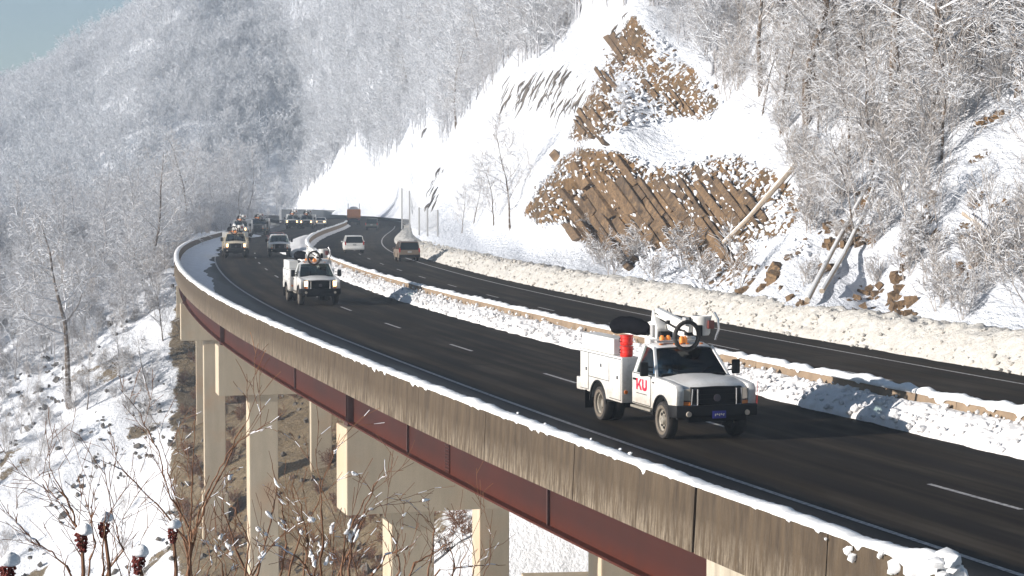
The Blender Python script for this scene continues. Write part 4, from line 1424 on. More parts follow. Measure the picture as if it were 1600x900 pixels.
# shrubs at the foot of the rock and on the hillside
SH = [(935, 415, 1.1, 'round frosted shrub at the left foot of the rock outcrop'), (955, 432, 1.0, 'frosted shrub with a bare stem just above the salted bank below the rock'),
      (990, 415, 1.2, 'wide frosted shrub against the base of the brown slabs'), (1020, 440, .9, 'low frosted shrub by the salted bank under the slabs'),
      (1070, 420, 1.3, 'tall frosted shrub in front of the right end of the slabs'), (1100, 450, 1.0, 'snowy shrub left of the fallen pale log'), (920, 370, .8, 'small frosted bush on the left edge of the lower rock')]
for i, (px, py, sc, lb) in enumerate(SH):
    add_bush(hill_point(px, py), BUSH, i, sc * .8, i * 1.3, lb)
pts, scl = [], []
n = 0
GB = 'frosted saplings and brush on the right hillside'
while n < 92:
    px, py = rt.uniform(1120, 1640), rt.uniform(60, 505)
    if py > y_base(px) - 6 or in_any(px, py, CLEAR) or (rock_mask(np.array([px]), np.array([py]))[0] > .35 and px < 1260): continue
    p = hill_point(px, py); n += 1
    big_ = rt.random() < (.7 if py < 300 else .25)
    add_bush(p, SAPL if big_ else BUSH, n, rt.uniform(.5, 1.0) * (1.0 if big_ else .9), rt.uniform(0, 6), ('frosted tall saplings' if big_ else 'low frosted twiggy shrub') + (' right of the rock outcrop' if px < 1300 else ' around the fallen trunks' if px < 1420 else ' towards the right edge') + (', upper slope' if py < 250 else ', lower slope' if py > 400 else ''), GB, name='snowy_brush')
n = 0
while n < 190:
    px, py = rt.uniform(1110, 1660), rt.uniform(-60, 420)
    if py > y_base(px) - 8 or in_any(px, py, CLEAR) or (rock_mask(np.array([px]), np.array([py]))[0] > .3): continue
    if rt.random() < .55 * sstep(250, 420, py): continue
    p = hill_point(px, py); n += 1; pts.append(p[:]); scl.append(rt.uniform(.35, .95))
scatter('hillside_brush', pts, scl, BUSH + SAPL, 'dense frosted brush covering the upper right hillside', 'brush')

# wooded slope above the slabs, too many to count
pts, scl, pts2, scl2 = [], [], [], []
n = 0
while n < 3000:
    px, py = rt.uniform(425, 1130), rt.uniform(-105, 325)
    if in_any(px, py, LOBES + CLEAR) or rock_mask(np.array([px]), np.array([py]))[0] > .05: continue
    Zd = float(np.exp(hf(np.array([px]), np.array([py])))[0])
    if rt.random() > (Zd / 480) ** 2 * 1.6 + .12: continue
    p = world(px, py, Z=Zd); n += 1
    if Zd > 300: pts2.append((p.x, p.y, p.z - .3)); scl2.append(rt.uniform(.38, .75)); continue
    pts.append((p.x, p.y, p.z - .3)); scl.append(rt.uniform(.35, .75))
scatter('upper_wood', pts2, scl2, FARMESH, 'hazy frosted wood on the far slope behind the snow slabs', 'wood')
scatter('slope_wood', pts, scl, [KIND['mid'][0][2], KIND['mid'][1][2], FARMESH[0], FARMESH[1]], 'frosted leafless wood covering the slope above the snow slabs', 'wood')

# far mountain forest
pts, scl = [], []
n = 0
while n < 21000:
    x, y = rt.uniform(-330, 160), rt.uniform(440, 690)
    if abs(x) / y > .31: continue
    n += 1; pts.append((x, y, mount_z(x, y) - .5)); scl.append(rt.uniform(.38, .85))
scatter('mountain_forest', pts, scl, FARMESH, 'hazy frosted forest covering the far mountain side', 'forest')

# left forest
GL = 'bare frosted trees in the wood left of the viaduct'
n = 0
def gz1(x, y): return float(ground_z(np.array([x]), np.array([y]))[0])
while n < 140:
    y = rt.uniform(186, 300); x = rt.uniform(-.30, -.145) * y
    if road_s(np.array([x]), np.array([y]))[0] > (-48 if y < 275 else -22): continue
    n += 1
    add_tree(Vector((x, y, gz1(x, y) - .2)), rt.choice(['tall', 'tall', 'mid']), n, rt.uniform(.6, 1.0), rt.uniform(0, 6), 'bare frosted tree ' + ('at the left edge of the wood beside the viaduct' if x / y < -.235 else 'in the middle of the wood left of the viaduct' if x / y < -.185 else 'in the wood close to the bend of the parapet') + (', near its front' if y < 220 else ', far back' if y > 265 else ''), GL)
pts, scl = [], []
n = 0
while n < 2600:
    y = rt.uniform(180, 440); x = rt.uniform(-.34, -.06) * y
    s_ = road_s(np.array([x]), np.array([min(y, 499)]))[0]
    if s_ > -17 or (s_ > -42 and y < 275 and rt.random() < .75): continue
    n += 1; pts.append((x, y, gz1(x, y) - .3)); scl.append(rt.uniform(.4, 1.0) * (.8 if y < 260 else 1))
scatter('valley_wood', pts, scl, [KIND['mid'][0][2], KIND['mid'][1][2], KIND['mid'][2][2], KIND['tall'][0][2], KIND['tall'][2][2]], 'dense frosted wood filling the valley left of the viaduct', 'wood')
pts, scl = [], []
n = 0
while n < 1000:
    y = rt.uniform(118, 262); x = rt.uniform(-.32, -.12) * y
    s_ = road_s(np.array([x]), np.array([y]))[0]
    if s_ > -14.5 or rt.random() > sstep(150, 205, y) * .95 + .05: continue
    n += 1; pts.append((x, y, gz1(x, y))); scl.append(rt.uniform(.3, .8))
scatter('valley_brush', pts, scl, BUSH + SAPL, 'thin frosted brush on the snowy slope left of the piers', 'brush')
# dry brush under the deck and by the ravine
BRN = [bush_meshes(s, 8, 1.6, .016, (6, 4), .7, .012, mats=[M['shrub_stem'], M['shrub_stem']]) for s in (61, 62)]
pts, scl = [], []
for i in range(260):
    y = rt.uniform(84, 175); x, yy = off(y, rt.uniform(-12, 6)); pts.append((float(x), float(yy), gz1(float(x), float(yy)))); scl.append(rt.uniform(.4, 1.0))
scatter('dry_brush', pts, scl, BRN, 'dry brown brush on the bare ground under the viaduct', 'brush')

v = world(108, 520, Z=172); add_tree(Vector((v.x, v.y, gz1(v.x, v.y) - .3)), 'big', 0, .98, 2.2, 'large pale-limbed bare tree leaning left at the far left edge of the wood', lean=-.16)
v = world(287, 360, Z=262); add_tree(Vector((v.x, v.y, v.z - .3)), 'tall', 1, .92, 1.2, 'tall straight bare tree with a dark trunk behind the far left end of the parapet')
v = world(235, 470, Z=205); add_tree(Vector((v.x, v.y, gz1(v.x, v.y) - .3)), 'tall', 2, .95, .2, 'bare frosted tree just left of where the parapet bends furthest left')
v = world(380, 352, Z=300); add_tree(Vector((v.x, v.y, -.5)), 'mid', 1, .9, .2, 'thin bare tree standing behind the convoy at the far left roadside')
for i, (px, py, Zd, sc) in enumerate(((190, 640, 172, .7), (232, 560, 168, .8), (255, 520, 176, .9), (135, 600, 170, .8), (60, 640, 165, .7), (205, 470, 200, .8), (28, 720, 158, .5), (78, 700, 160, .5))):
    v = world(px, py, Z=Zd)
    add_tree(Vector((v.x, v.y, gz1(v.x, v.y) - .2)), 'mid', i, sc * .8, i, 'slender bare sapling on the open snow slope, ' + ('nearest the piers', 'beside the piers, higher up', 'highest near the parapet', 'in its middle', 'left of its middle', 'below the bend of the parapet', 'lowest at the left edge', 'low, second from the left edge')[i], 'saplings on the open slope', name='bare_sapling')

# --- fallen logs on the hillside
def log(name, pts, r, label, mat=None, lift=.55):
    mb = MB(); P = [hill_point(*q) for q in pts]
    P = [Vector((p.x, p.y - lift * 1.3, p.z + lift * .6)) for p in P]
    rad = [r * (1.0 - .45 * i / (len(P) - 1)) for i in range(len(P))]
    mb.tube(P, rad, 7)
    # snow on its back
    o = mb.build(name, m_logs, smooth=True)
    mb = MB(); mb.tube([p + Vector((0, 0, r * .55)) for p in P], [a * .75 for a in rad], 6)
    mb.build('snow_on_log', M['snow_cap'], o, smooth=True)
    tag(o, label, 'log')
    return o


m_logs = m_bark('pale_weathered_log', (.30, .24, .18), (.50, .42, .34))
log('fallen_log', [(1236, 276), (1200, 318), (1165, 358), (1126, 396)], .17, 'pale weathered log leaning straight across the right end of the rock outcrop', lift=1.0)
log('fallen_tree_log', [(1256, 482), (1290, 415), (1325, 350), (1352, 300), (1372, 245)], .13, 'long snow-plastered fallen trunk, left one of the pair sliding down the hillside', lift=.7)
log('fallen_tree_log', [(1278, 470), (1312, 412), (1342, 352), (1362, 300), (1392, 232)], .12, 'long snow-plastered fallen trunk, right one of the pair sliding down the hillside', lift=.8)
log('broken_trunk', [(1500, 345), (1525, 362), (1542, 378)], .12, 'short broken trunk with yellowish wood lying on a brown boulder patch')

# --- mesh fence that catches falling rock
fence = empty('rockfall_fence')
tag(fence, 'tall grey wire mesh rockfall fence on steel posts beside the far right bank', 'fence')
fp = [(628, 352, 228, 58), (640, 354, 222, 56), (655, 360, 205, 36), (668, 362, 200, 36), (684, 362, 196, 34)]
FW = [world(a, b, Z=c) for a, b, c, h in fp]
mm_, nt_, b__ = nmat('woven_wire_mesh')
b__.inputs['Base Color'].default_value = (.30, .30, .30, 1); b__.inputs['Metallic'].default_value = .3; b__.inputs['Roughness'].default_value = .6
for i, (a, b, c, h) in enumerate(fp):
    hh_ = h * c / FPX; p = FW[i]
    mb = MB(); mb.tube([(p.x, p.y, p.z - .5), (p.x, p.y, p.z + hh_)], .09, 6); mb.build('post', mm_, fence)
    if i < len(fp) - 1:
        q = FW[i + 1]; h2 = fp[i + 1][3] * fp[i + 1][2] / FPX
        mb = MB(); nv = 26
        for j in range(nv + 1):
            t = j / nv; x, y, z = p.x + (q.x - p.x) * t, p.y + (q.y - p.y) * t, p.z + (q.z - p.z) * t
            mb.tube([(x, y, z), (x, y, z + hh_ + (h2 - hh_) * t)], .006, 3, caps=False)
        for j in range(1, 20):
            t = j / 20.
            mb.tube([(p.x, p.y, p.z + hh_ * t), (q.x, q.y, q.z + h2 * t)], .006, 3, caps=False)
        o = mb.build('mesh_panel', mm_, fence)
        o['kind'] = 'stuff'
    
# =================================================================== FOREGROUND SHRUBS (bottom left)
def fg_stem(segs, pts, Z, r, tips=True, rr=None):
    P = [world(a, b, Z=Z + (0.25 * i if False else 0)) for i, (a, b) in enumerate(pts)]
    for i in range(1, len(P)): P[i] = P[i] + Vector((0, rr.uniform(-.05, .05) * i, 0))
    n = len(P) - 1
    sub = []
    for i in range(n):
        m_ = 6
        for j in range(m_):
            sub.append(P[i].lerp(P[i + 1], j / m_))
    sub.append(P[-1])
    for i in range(1, len(sub) - 1): sub[i] = sub[i] + Vector((rr.gauss(0, .004), 0, rr.gauss(0, .004)))
    N_ = len(sub) - 1
    for i in range(N_):
        a, b = r * (1 - .8 * i / N_), r * (1 - .8 * (i + 1) / N_)
        segs.append((tuple(sub[i]), tuple(sub[i + 1]), a, b, 0))
        if tips and rr.random() < .26 and i > 2:
            d = (sub[i + 1] - sub[i]).normalized()
            sd_ = Vector((rr.choice([-1, 1]) * rr.uniform(.5, 1), rr.uniform(-.6, .6), rr.uniform(.2, .8)))
            grow(segs, rr, sub[i], (d * .8 + sd_ * .7).normalized(), rr.uniform(.10, .38), a * .5, 1, 2, (0, 3), .6, 0, .09, .3, .5, .0016, step=.05)


rf = random.Random(3)
FG = [
    ('tall bare reddish shrub with long crossing stems in front of the left piers', 10.5, [
        [(290, 930), (300, 830), (268, 775), (245, 705), (215, 645), (198, 598)], [(286, 930), (312, 800), (340, 735), (380, 665), (414, 598)],
        [(300, 930), (298, 850), (297, 760), (303, 650)], [(300, 840), (330, 770), (372, 690), (428, 655)], [(300, 860), (255, 800), (190, 735), (160, 715)],
        [(296, 900), (280, 800), (262, 740), (248, 665)]]),
    ('bare brown shrub with arching stems at the lower left corner', 9.5, [
        [(132, 940), (128, 840), (95, 790), (62, 765), (40, 740)], [(134, 940), (105, 880), (60, 850), (30, 815), (16, 780)], [(130, 930), (150, 850), (146, 790), (150, 745)],
        [(128, 860), (110, 800), (85, 750), (75, 715)], [(160, 930), (165, 840), (172, 790)], [(140, 940), (190, 860), (180, 800), (160, 715)]]),
    ('dense tangle of thin reddish twigs before the middle pier', 11.5, [
        [(380, 930), (388, 850), (370, 790), (330, 770)], [(392, 930), (420, 830), (432, 760), (424, 700)], [(430, 930), (450, 850), (440, 790), (428, 760)],
        [(400, 930), (370, 860), (350, 800), (345, 760)], [(470, 930), (480, 850), (470, 790), (455, 740)], [(440, 930), (470, 840), (500, 780), (520, 700)], [(385, 930), (408, 870), (450, 830), (480, 815)]]),
    ('bare shrub with steep straight stems left of the large near pier', 10.8, [
        [(540, 930), (548, 850), (575, 780), (600, 728)], [(530, 930), (540, 840), (568, 785), (604, 735)], [(500, 930), (505, 840), (497, 760), (490, 705)], [(560, 930), (600, 870), (640, 855), (660, 830)],
        [(515, 930), (560, 830), (575, 800), (610, 790)], [(590, 930), (625, 895), (618, 850), (590, 790)], [(500, 920), (470, 870), (440, 850), (400, 845)]]),
    ('low brown shrub with curving twigs at the foot of the right near pier', 12, [
        [(640, 940), (690, 890), (740, 880), (790, 885)], [(660, 940), (672, 880), (680, 830), (665, 800)], [(700, 940), (710, 880), (700, 840)], [(620, 940), (650, 880), (700, 850), (720, 835)]]),
]
FGS = []
for lb, Zd, stems in FG:
    segs = []
    for st_ in stems: fg_stem(segs, st_, Zd + rf.uniform(-.5, .5), .0072 * Zd / 10.5, True, rf)
    # extra finer stems between
    xs_ = [s[0][0] for s in stems]
    for k in range(5):
        x = rf.uniform(min(xs_) - 30, max(xs_) + 60)
        fg_stem(segs, [(x, 940), (x + rf.uniform(-25, 25), 880), (x + rf.uniform(-50, 50), rf.uniform(780, 850))], Zd + rf.uniform(-.8, .8), .0045, True, rf)
    base = world(sum(xs_) / len(xs_), 940, Z=Zd)
    FGS += [(q_[0], q_[1], q_[2]) for q_ in segs]
    segs = [((a[0] - base.x, a[1] - base.y, a[2] - base.z), (b[0] - base.x, b[1] - base.y, b[2] - base.z), c, d, 1 if rf.random() < .25 else 0) for a, b, c, d, l in segs]
    me = seg_mesh('stems', segs, [M['shrub_stem'], M['twig_snow']], snow_thr=.75)
    o = bpy.data.objects.new('bare_shrub', me); col.objects.link(o); o.location = base
    tag(o, lb, 'shrub')
# snow clumps lodged in the twigs, each lying along a twig that is there
mb = MB()
cand = []
for a, b, r in FGS:
    a, b = Vector(a), Vector(b); px, py = project(a.x, a.y, a.z)
    if py > 905 or abs((b - a).normalized().z) > .93: continue
    wt = math.exp(-((float(px) - 500) / 110) ** 2) * (1 if py > 805 else .10) + (.10 if py > 860 else .012)
    if rf.random() < wt * .10: cand.append((a, b, r))
for i, (a, b, r) in enumerate(cand):
    ext = (b - a).normalized() * rf.uniform(-.01, .015); R0 = rf.uniform(.004, .013) * rf.uniform(.6, 1.3)
    up = Vector((0, 0, R0 * .7)); n_ = 4
    P = [a.lerp(b + ext, k / n_) + up + Vector((rf.gauss(0, .003), rf.gauss(0, .003), rf.gauss(0, .003))) for k in range(n_ + 1)]
    mb.tube(P, [R0 * .35, R0 * rf.uniform(.7, 1.2), R0 * rf.uniform(.8, 1.3), R0 * rf.uniform(.6, 1.0), R0 * .3], 6)
    if rf.random() < .35: clod(mb, P[2] + Vector((0, 0, R0 * .4)), R0 * 1.2, 0, (1.3, 1, 1), seed=i)
o = mb.build('twig_snow', M['snow_cap'], smooth=True, bevel=0)
tag(o, 'clumps of fresh snow lodged in the bare twigs along the bottom', 'snow', kind='stuff')

# sumac: dark red seed heads under round caps of snow
def sumac(px, py, lb, Zd=9.2, sz=1.0, lean=0.0):
    top = world(px, py, Z=Zd); foot = world(px + 6 + lean * 30, 950, Z=Zd)
    t = empty('sumac_stalk', foot)
    mb = MB(); L = top - foot
    mb.tube([Vector((0, 0, 0)), L * .5 + Vector((.012, 0, 0)), L * .97], [.013, .011, .008], 6); mb.build('stalk', M['shrub_stem'], t, smooth=True)
    mb = MB(); rr = random.Random(int(px))
    for i in range(150):
        a = rr.uniform(0, 6.28); h = rr.random(); rad = .036 * sz * math.sin(math.pi * min(.98, h * .85 + .12)) * rr.uniform(.6, 1.1)
        c = L + Vector((math.cos(a) * rad + (h - .3) * lean * .05, math.sin(a) * rad, (h - .55) * .15 * sz - .01))
        clod(mb, c, .0085 * sz * rr.uniform(.7, 1.2), 0, (1, 1, 1), seed=i)
    mb.build('seed_head', M['seed'], t)
    mb = MB(); V = []; nu, nv = 14, 9
    F = []
    for j in range(nv):
        ph = math.pi * j / (nv - 1)
        for i in range(nu):
            a = 2 * math.pi * i / nu; r_ = .050 * sz * math.sin(ph) * (1 + .10 * math.sin(a * 2 + px) + .07 * math.sin(a * 3 + j * .8 + px)) if j else 0
            V.append(tuple(L + Vector((math.cos(a) * r_ + .016 * sz, math.sin(a) * r_, .030 * sz + (.048 if ph < 1.57 else .022) * sz * math.cos(ph) * (1 + .10 * math.sin(a + px))))))
    for j in range(nv - 1):
        for i in range(nu): F.append((j * nu + i, j * nu + (i + 1) % nu, (j + 1) * nu + (i + 1) % nu, (j + 1) * nu + i))
    mb.add(V, F); mb.build('snow_cap', M['snow_cap'], t, smooth=True)
    tag(t, lb, 'seed head')


sumac(128, 838, 'dark red sumac seed head with a tall tilted snow cap, second from the left edge', 9.2, .80, -.3)
sumac(162, 818, 'sumac seed head wholly under a round white snow cap above its neighbours', 9.3, .75, .1)
sumac(215, 872, 'dark red sumac seed head with round snow cap, lowest of the middle group', 9.2, .82, .2)
sumac(270, 828, 'small dark sumac seed head with snow cap beside the tall crossing stems', 9.6, .68, -.1)
sumac(12, 888, 'sumac seed head with white snow cap cut off by the lower left corner', 9.0, .95, 0)

# =================================================================== VEHICLES
def m_body(name, c, dirt=.5, rough=.35, dirtc=(.36, .30, .23)):
    m, nt, b = nmat(name)
    co = coords(nt)
    z = nt.nodes.new('ShaderNodeSeparateXYZ'); nt.links.new(co, z.inputs[0])
    n = noise(nt, 2.2, 5, .6, co); n2 = noise(nt, 11, 4, .65, co)
    lo = N(nt, 'ShaderNodeMapRange'); lo.inputs[1].default_value = 1.55; lo.inputs[2].default_value = .35
    nt.links.new(z.outputs[2], lo.inputs[0])
    f = mth(nt, 'MULTIPLY', mth(nt, 'ADD', mth(nt, 'MULTIPLY', lo.outputs[0], .9), mth(nt, 'ADD', mth(nt, 'MULTIPLY', ramp(nt, n2, [(.5, 0.), (.75, 1.)]), .30), .10)), mth(nt, 'MULTIPLY', n, 1.5), True)
    cc = mixc(nt, mth(nt, 'MULTIPLY', f, dirt), c, dirtc)
    nt.links.new(cc, b.inputs['Base Color'])
    rg = mth(nt, 'ADD', rough, mth(nt, 'MULTIPLY', f, .3)); nt.links.new(rg, b.inputs['Roughness'])
    b.inputs['Coat Weight'].default_value = .25; b.inputs['Coat Roughness'].default_value = .15
    return m


def m_glass(tint=(.30, .36, .34)):
    m = bpy.data.materials.new('tinted_car_glass'); m.use_nodes = True; nt = m.node_tree
    for n in list(nt.nodes): nt.nodes.remove(n)
    o = nt.nodes.new('ShaderNodeOutputMaterial'); mx = nt.nodes.new('ShaderNodeMixShader')
    fr = nt.nodes.new('ShaderNodeFresnel'); fr.inputs[0].default_value = 1.45
    tr = nt.nodes.new('ShaderNodeBsdfTransparent'); tr.inputs[0].default_value = (*tint, 1)
    gl = nt.nodes.new('ShaderNodeBsdfGlossy'); gl.inputs['Roughness'].default_value = .04
    nt.links.new(fr.outputs[0], mx.inputs[0]); nt.links.new(tr.outputs[0], mx.inputs[1]); nt.links.new(gl.outputs[0], mx.inputs[2])
    nt.links.new(mx.outputs[0], o.inputs[0])
    return m


M['white_paint'] = m_body('white_truck_paint', (.78, .78, .77), .95)
M['white_fibre'] = m_body('white_fibreglass', (.76, .75, .72), .75, .5)
M['cream_paint'] = m_body('cream_truck_paint', (.72, .62, .46), .7)
M['tan_paint'] = m_body('tan_metallic_paint', (.17, .12, .085), .4)
M['car_white'] = m_body('white_car_paint', (.80, .79, .76), .35)
M['green_paint'] = m_body('dark_green_paint', (.05, .075, .07), .4)
M['grey_paint'] = m_body('dark_grey_paint', (.06, .065, .07), .4)
M['silver_paint'] = m_body('silver_paint', (.42, .42, .42), .5)
M['orange_paint'] = m_body('orange_truck_paint', (.62, .22, .06), .4)
M['red_dark'] = m_body('dark_red_paint', (.16, .03, .025), .4)
M['glass'] = m_glass((.78, .84, .82))
M['dark_glass'] = simple('dark_glass', (.015, .02, .022), .08, var=.05)
M['black'] = simple('black_plastic', (.010, .010, .011), .6, spec=.2)
M['rubber'] = simple('road_worn_rubber', (.035, .03, .027), .85, var=.3, scale=12)
M['tyre_wall'] = simple('dusty_tyre_wall', (.16, .13, .10), .9, var=.3, scale=10)
M['rim'] = simple('dirty_steel_rim', (.40, .36, .30), .5, .3, .4, 14)
M['dark_hole'] = simple('dark_hole', (.01, .01, .01), .9)
M['chrome'] = simple('dull_chrome', (.62, .62, .64), .22, .9, .1)
M['interior'] = simple('dark_interior', (.03, .03, .032), .8)
M['amber'] = simple('amber_lens', (.75, .20, .03), .3)
M['red_lens'] = simple('red_lens', (.45, .02, .015), .3)
M['lamp_off'] = simple('clear_headlamp', (.55, .48, .40), .15, .3)
M['red_can'] = simple('bright_red_plastic', (.75, .03, .02), .35, var=.15)
M['canvas'] = simple('black_canvas_cover', (.006, .006, .008), .9, var=.5, scale=9, bmp=.7, spec=.05)
M['logo'] = simple('red_vinyl', (.72, .02, .06), .4, var=.03)
M['logo_dark'] = simple('dark_vinyl', (.06, .05, .06), .5)
M['plate'] = simple('blue_plate', (.03, .03, .28), .4)
M['skin'] = simple('skin', (.45, .24, .17), .6, var=.08)
M['shirt_blue'] = simple('blue_work_shirt', (.10, .20, .38), .8)
M['shirt_dark'] = simple('dark_work_jacket', (.10, .11, .10), .8)
M['hair'] = simple('brown_hair', (.05, .03, .02), .8)


def m_lamp(name, c, e):
    m, nt, b = nmat(name)
    b.inputs['Base Color'].default_value = (*c, 1); b.inputs['Emission Color'].default_value = (*c, 1); b.inputs['Emission Strength'].default_value = e
    return m


M['lamp_on'] = m_lamp('lit_headlamp', (1.0, .62, .28), 3.5)
M['beacon'] = m_lamp('lit_amber_beacon', (.80, .25, .04), .12)
M['tail_on'] = m_lamp('lit_marker', (1.0, .12, .05), 1.5)


def arc_pts(cx, cz, r, a0, a1, n):
    return [(cx + r * math.cos(R(a0 + (a1 - a0) * i / n)), cz + r * math.sin(R(a0 + (a1 - a0) * i / n))) for i in range(n + 1)]


def wheel(parent, x, y, r=.43, wd=.26, side=1, dual=False, holes=8):
    w_ = empty('wheel', (x, y, r), parent=parent)
    for q in ((0, 1) if dual else (0,)):
        mb = MB(); yo = -side * q * (wd + .03)
        h = wd / 2
        mb.lathe([(r * .60, -h * .9), (r * .80, -h), (r * .95, -h * .9), (r, -h * .6), (r, h * .6), (r * .95, h * .9), (r * .80, h), (r * .60, h * .9)], (0, yo, 0), 'Y', 28)
        mb.build('tyre', [M['rubber']], w_, smooth=True)
    mb = MB(); h = wd / 2 * side
    mb.lathe([(r * .62, h * .95), (r * .60, h * .55), (r * .52, h * .50), (r * .46, h * (.35 if not dual else -.3)), (r * .28, h * (.45 if not dual else -.35)), (r * .22, h * (.9 if not dual else .3)), (.001, h * (.95 if not dual else .3))], (0, 0, 0), 'Y', 28)
    mb.build('rim', M['rim'], w_, smooth=True)
    mb = MB()
    mb.lathe([(r * .80, h * 1.01), (r * .63, h * .93)], (0, 0, 0), 'Y', 28); mb.build('tyre_wall', M['tyre_wall'], w_, smooth=True)
    mb = MB()
    for k in range(holes):
        a = 2 * math.pi * k / holes
        mb.box((math.cos(a) * r * .40, h * (.52 if not dual else -.18), math.sin(a) * r * .40), (r * .13, .02, r * .13), M=Matrix.Rotation(-a, 3, 'Y'))
    o = mb.build('rim_holes', M['dark_hole'], w_); o['kind'] = 'stuff'
    return w_


def quad_panel(mb, P, th=.012, mi=0):
    P = [Vector(p) for p in P]
    nrm = (P[1] - P[0]).cross(P[2] - P[0]).normalized() * th
    n = len(P)
    mb.add(P + [p + nrm for p in P], [tuple(range(n)), tuple(reversed(range(n, 2 * n)))] + [(i, (i + 1) % n, (i + 1) % n + n, i + n) for i in range(n)], mi)


def bar(mb, a, b, w, h=None, mi=0):
    """square bar from a to b"""
    a, b = Vector(a), Vector(b); h = h or w
    t = (b - a).normalized(); s_ = t.cross(Vector((0, 1, 0)))
    if s_.length < .1: s_ = t.cross(Vector((0, 0, 1)))
    s_.normalize(); u = t.cross(s_)
    P = [p + s_ * sx * h / 2 + u * su * w / 2 for p in (a, b) for sx, su in ((-1, -1), (1, -1), (1, 1), (-1, 1))]
    mb.add(P, [(3, 2, 1, 0), (4, 5, 6, 7), (0, 1, 5, 4), (1, 2, 6, 5), (2, 3, 7, 6), (3, 0, 4, 7)], mi)


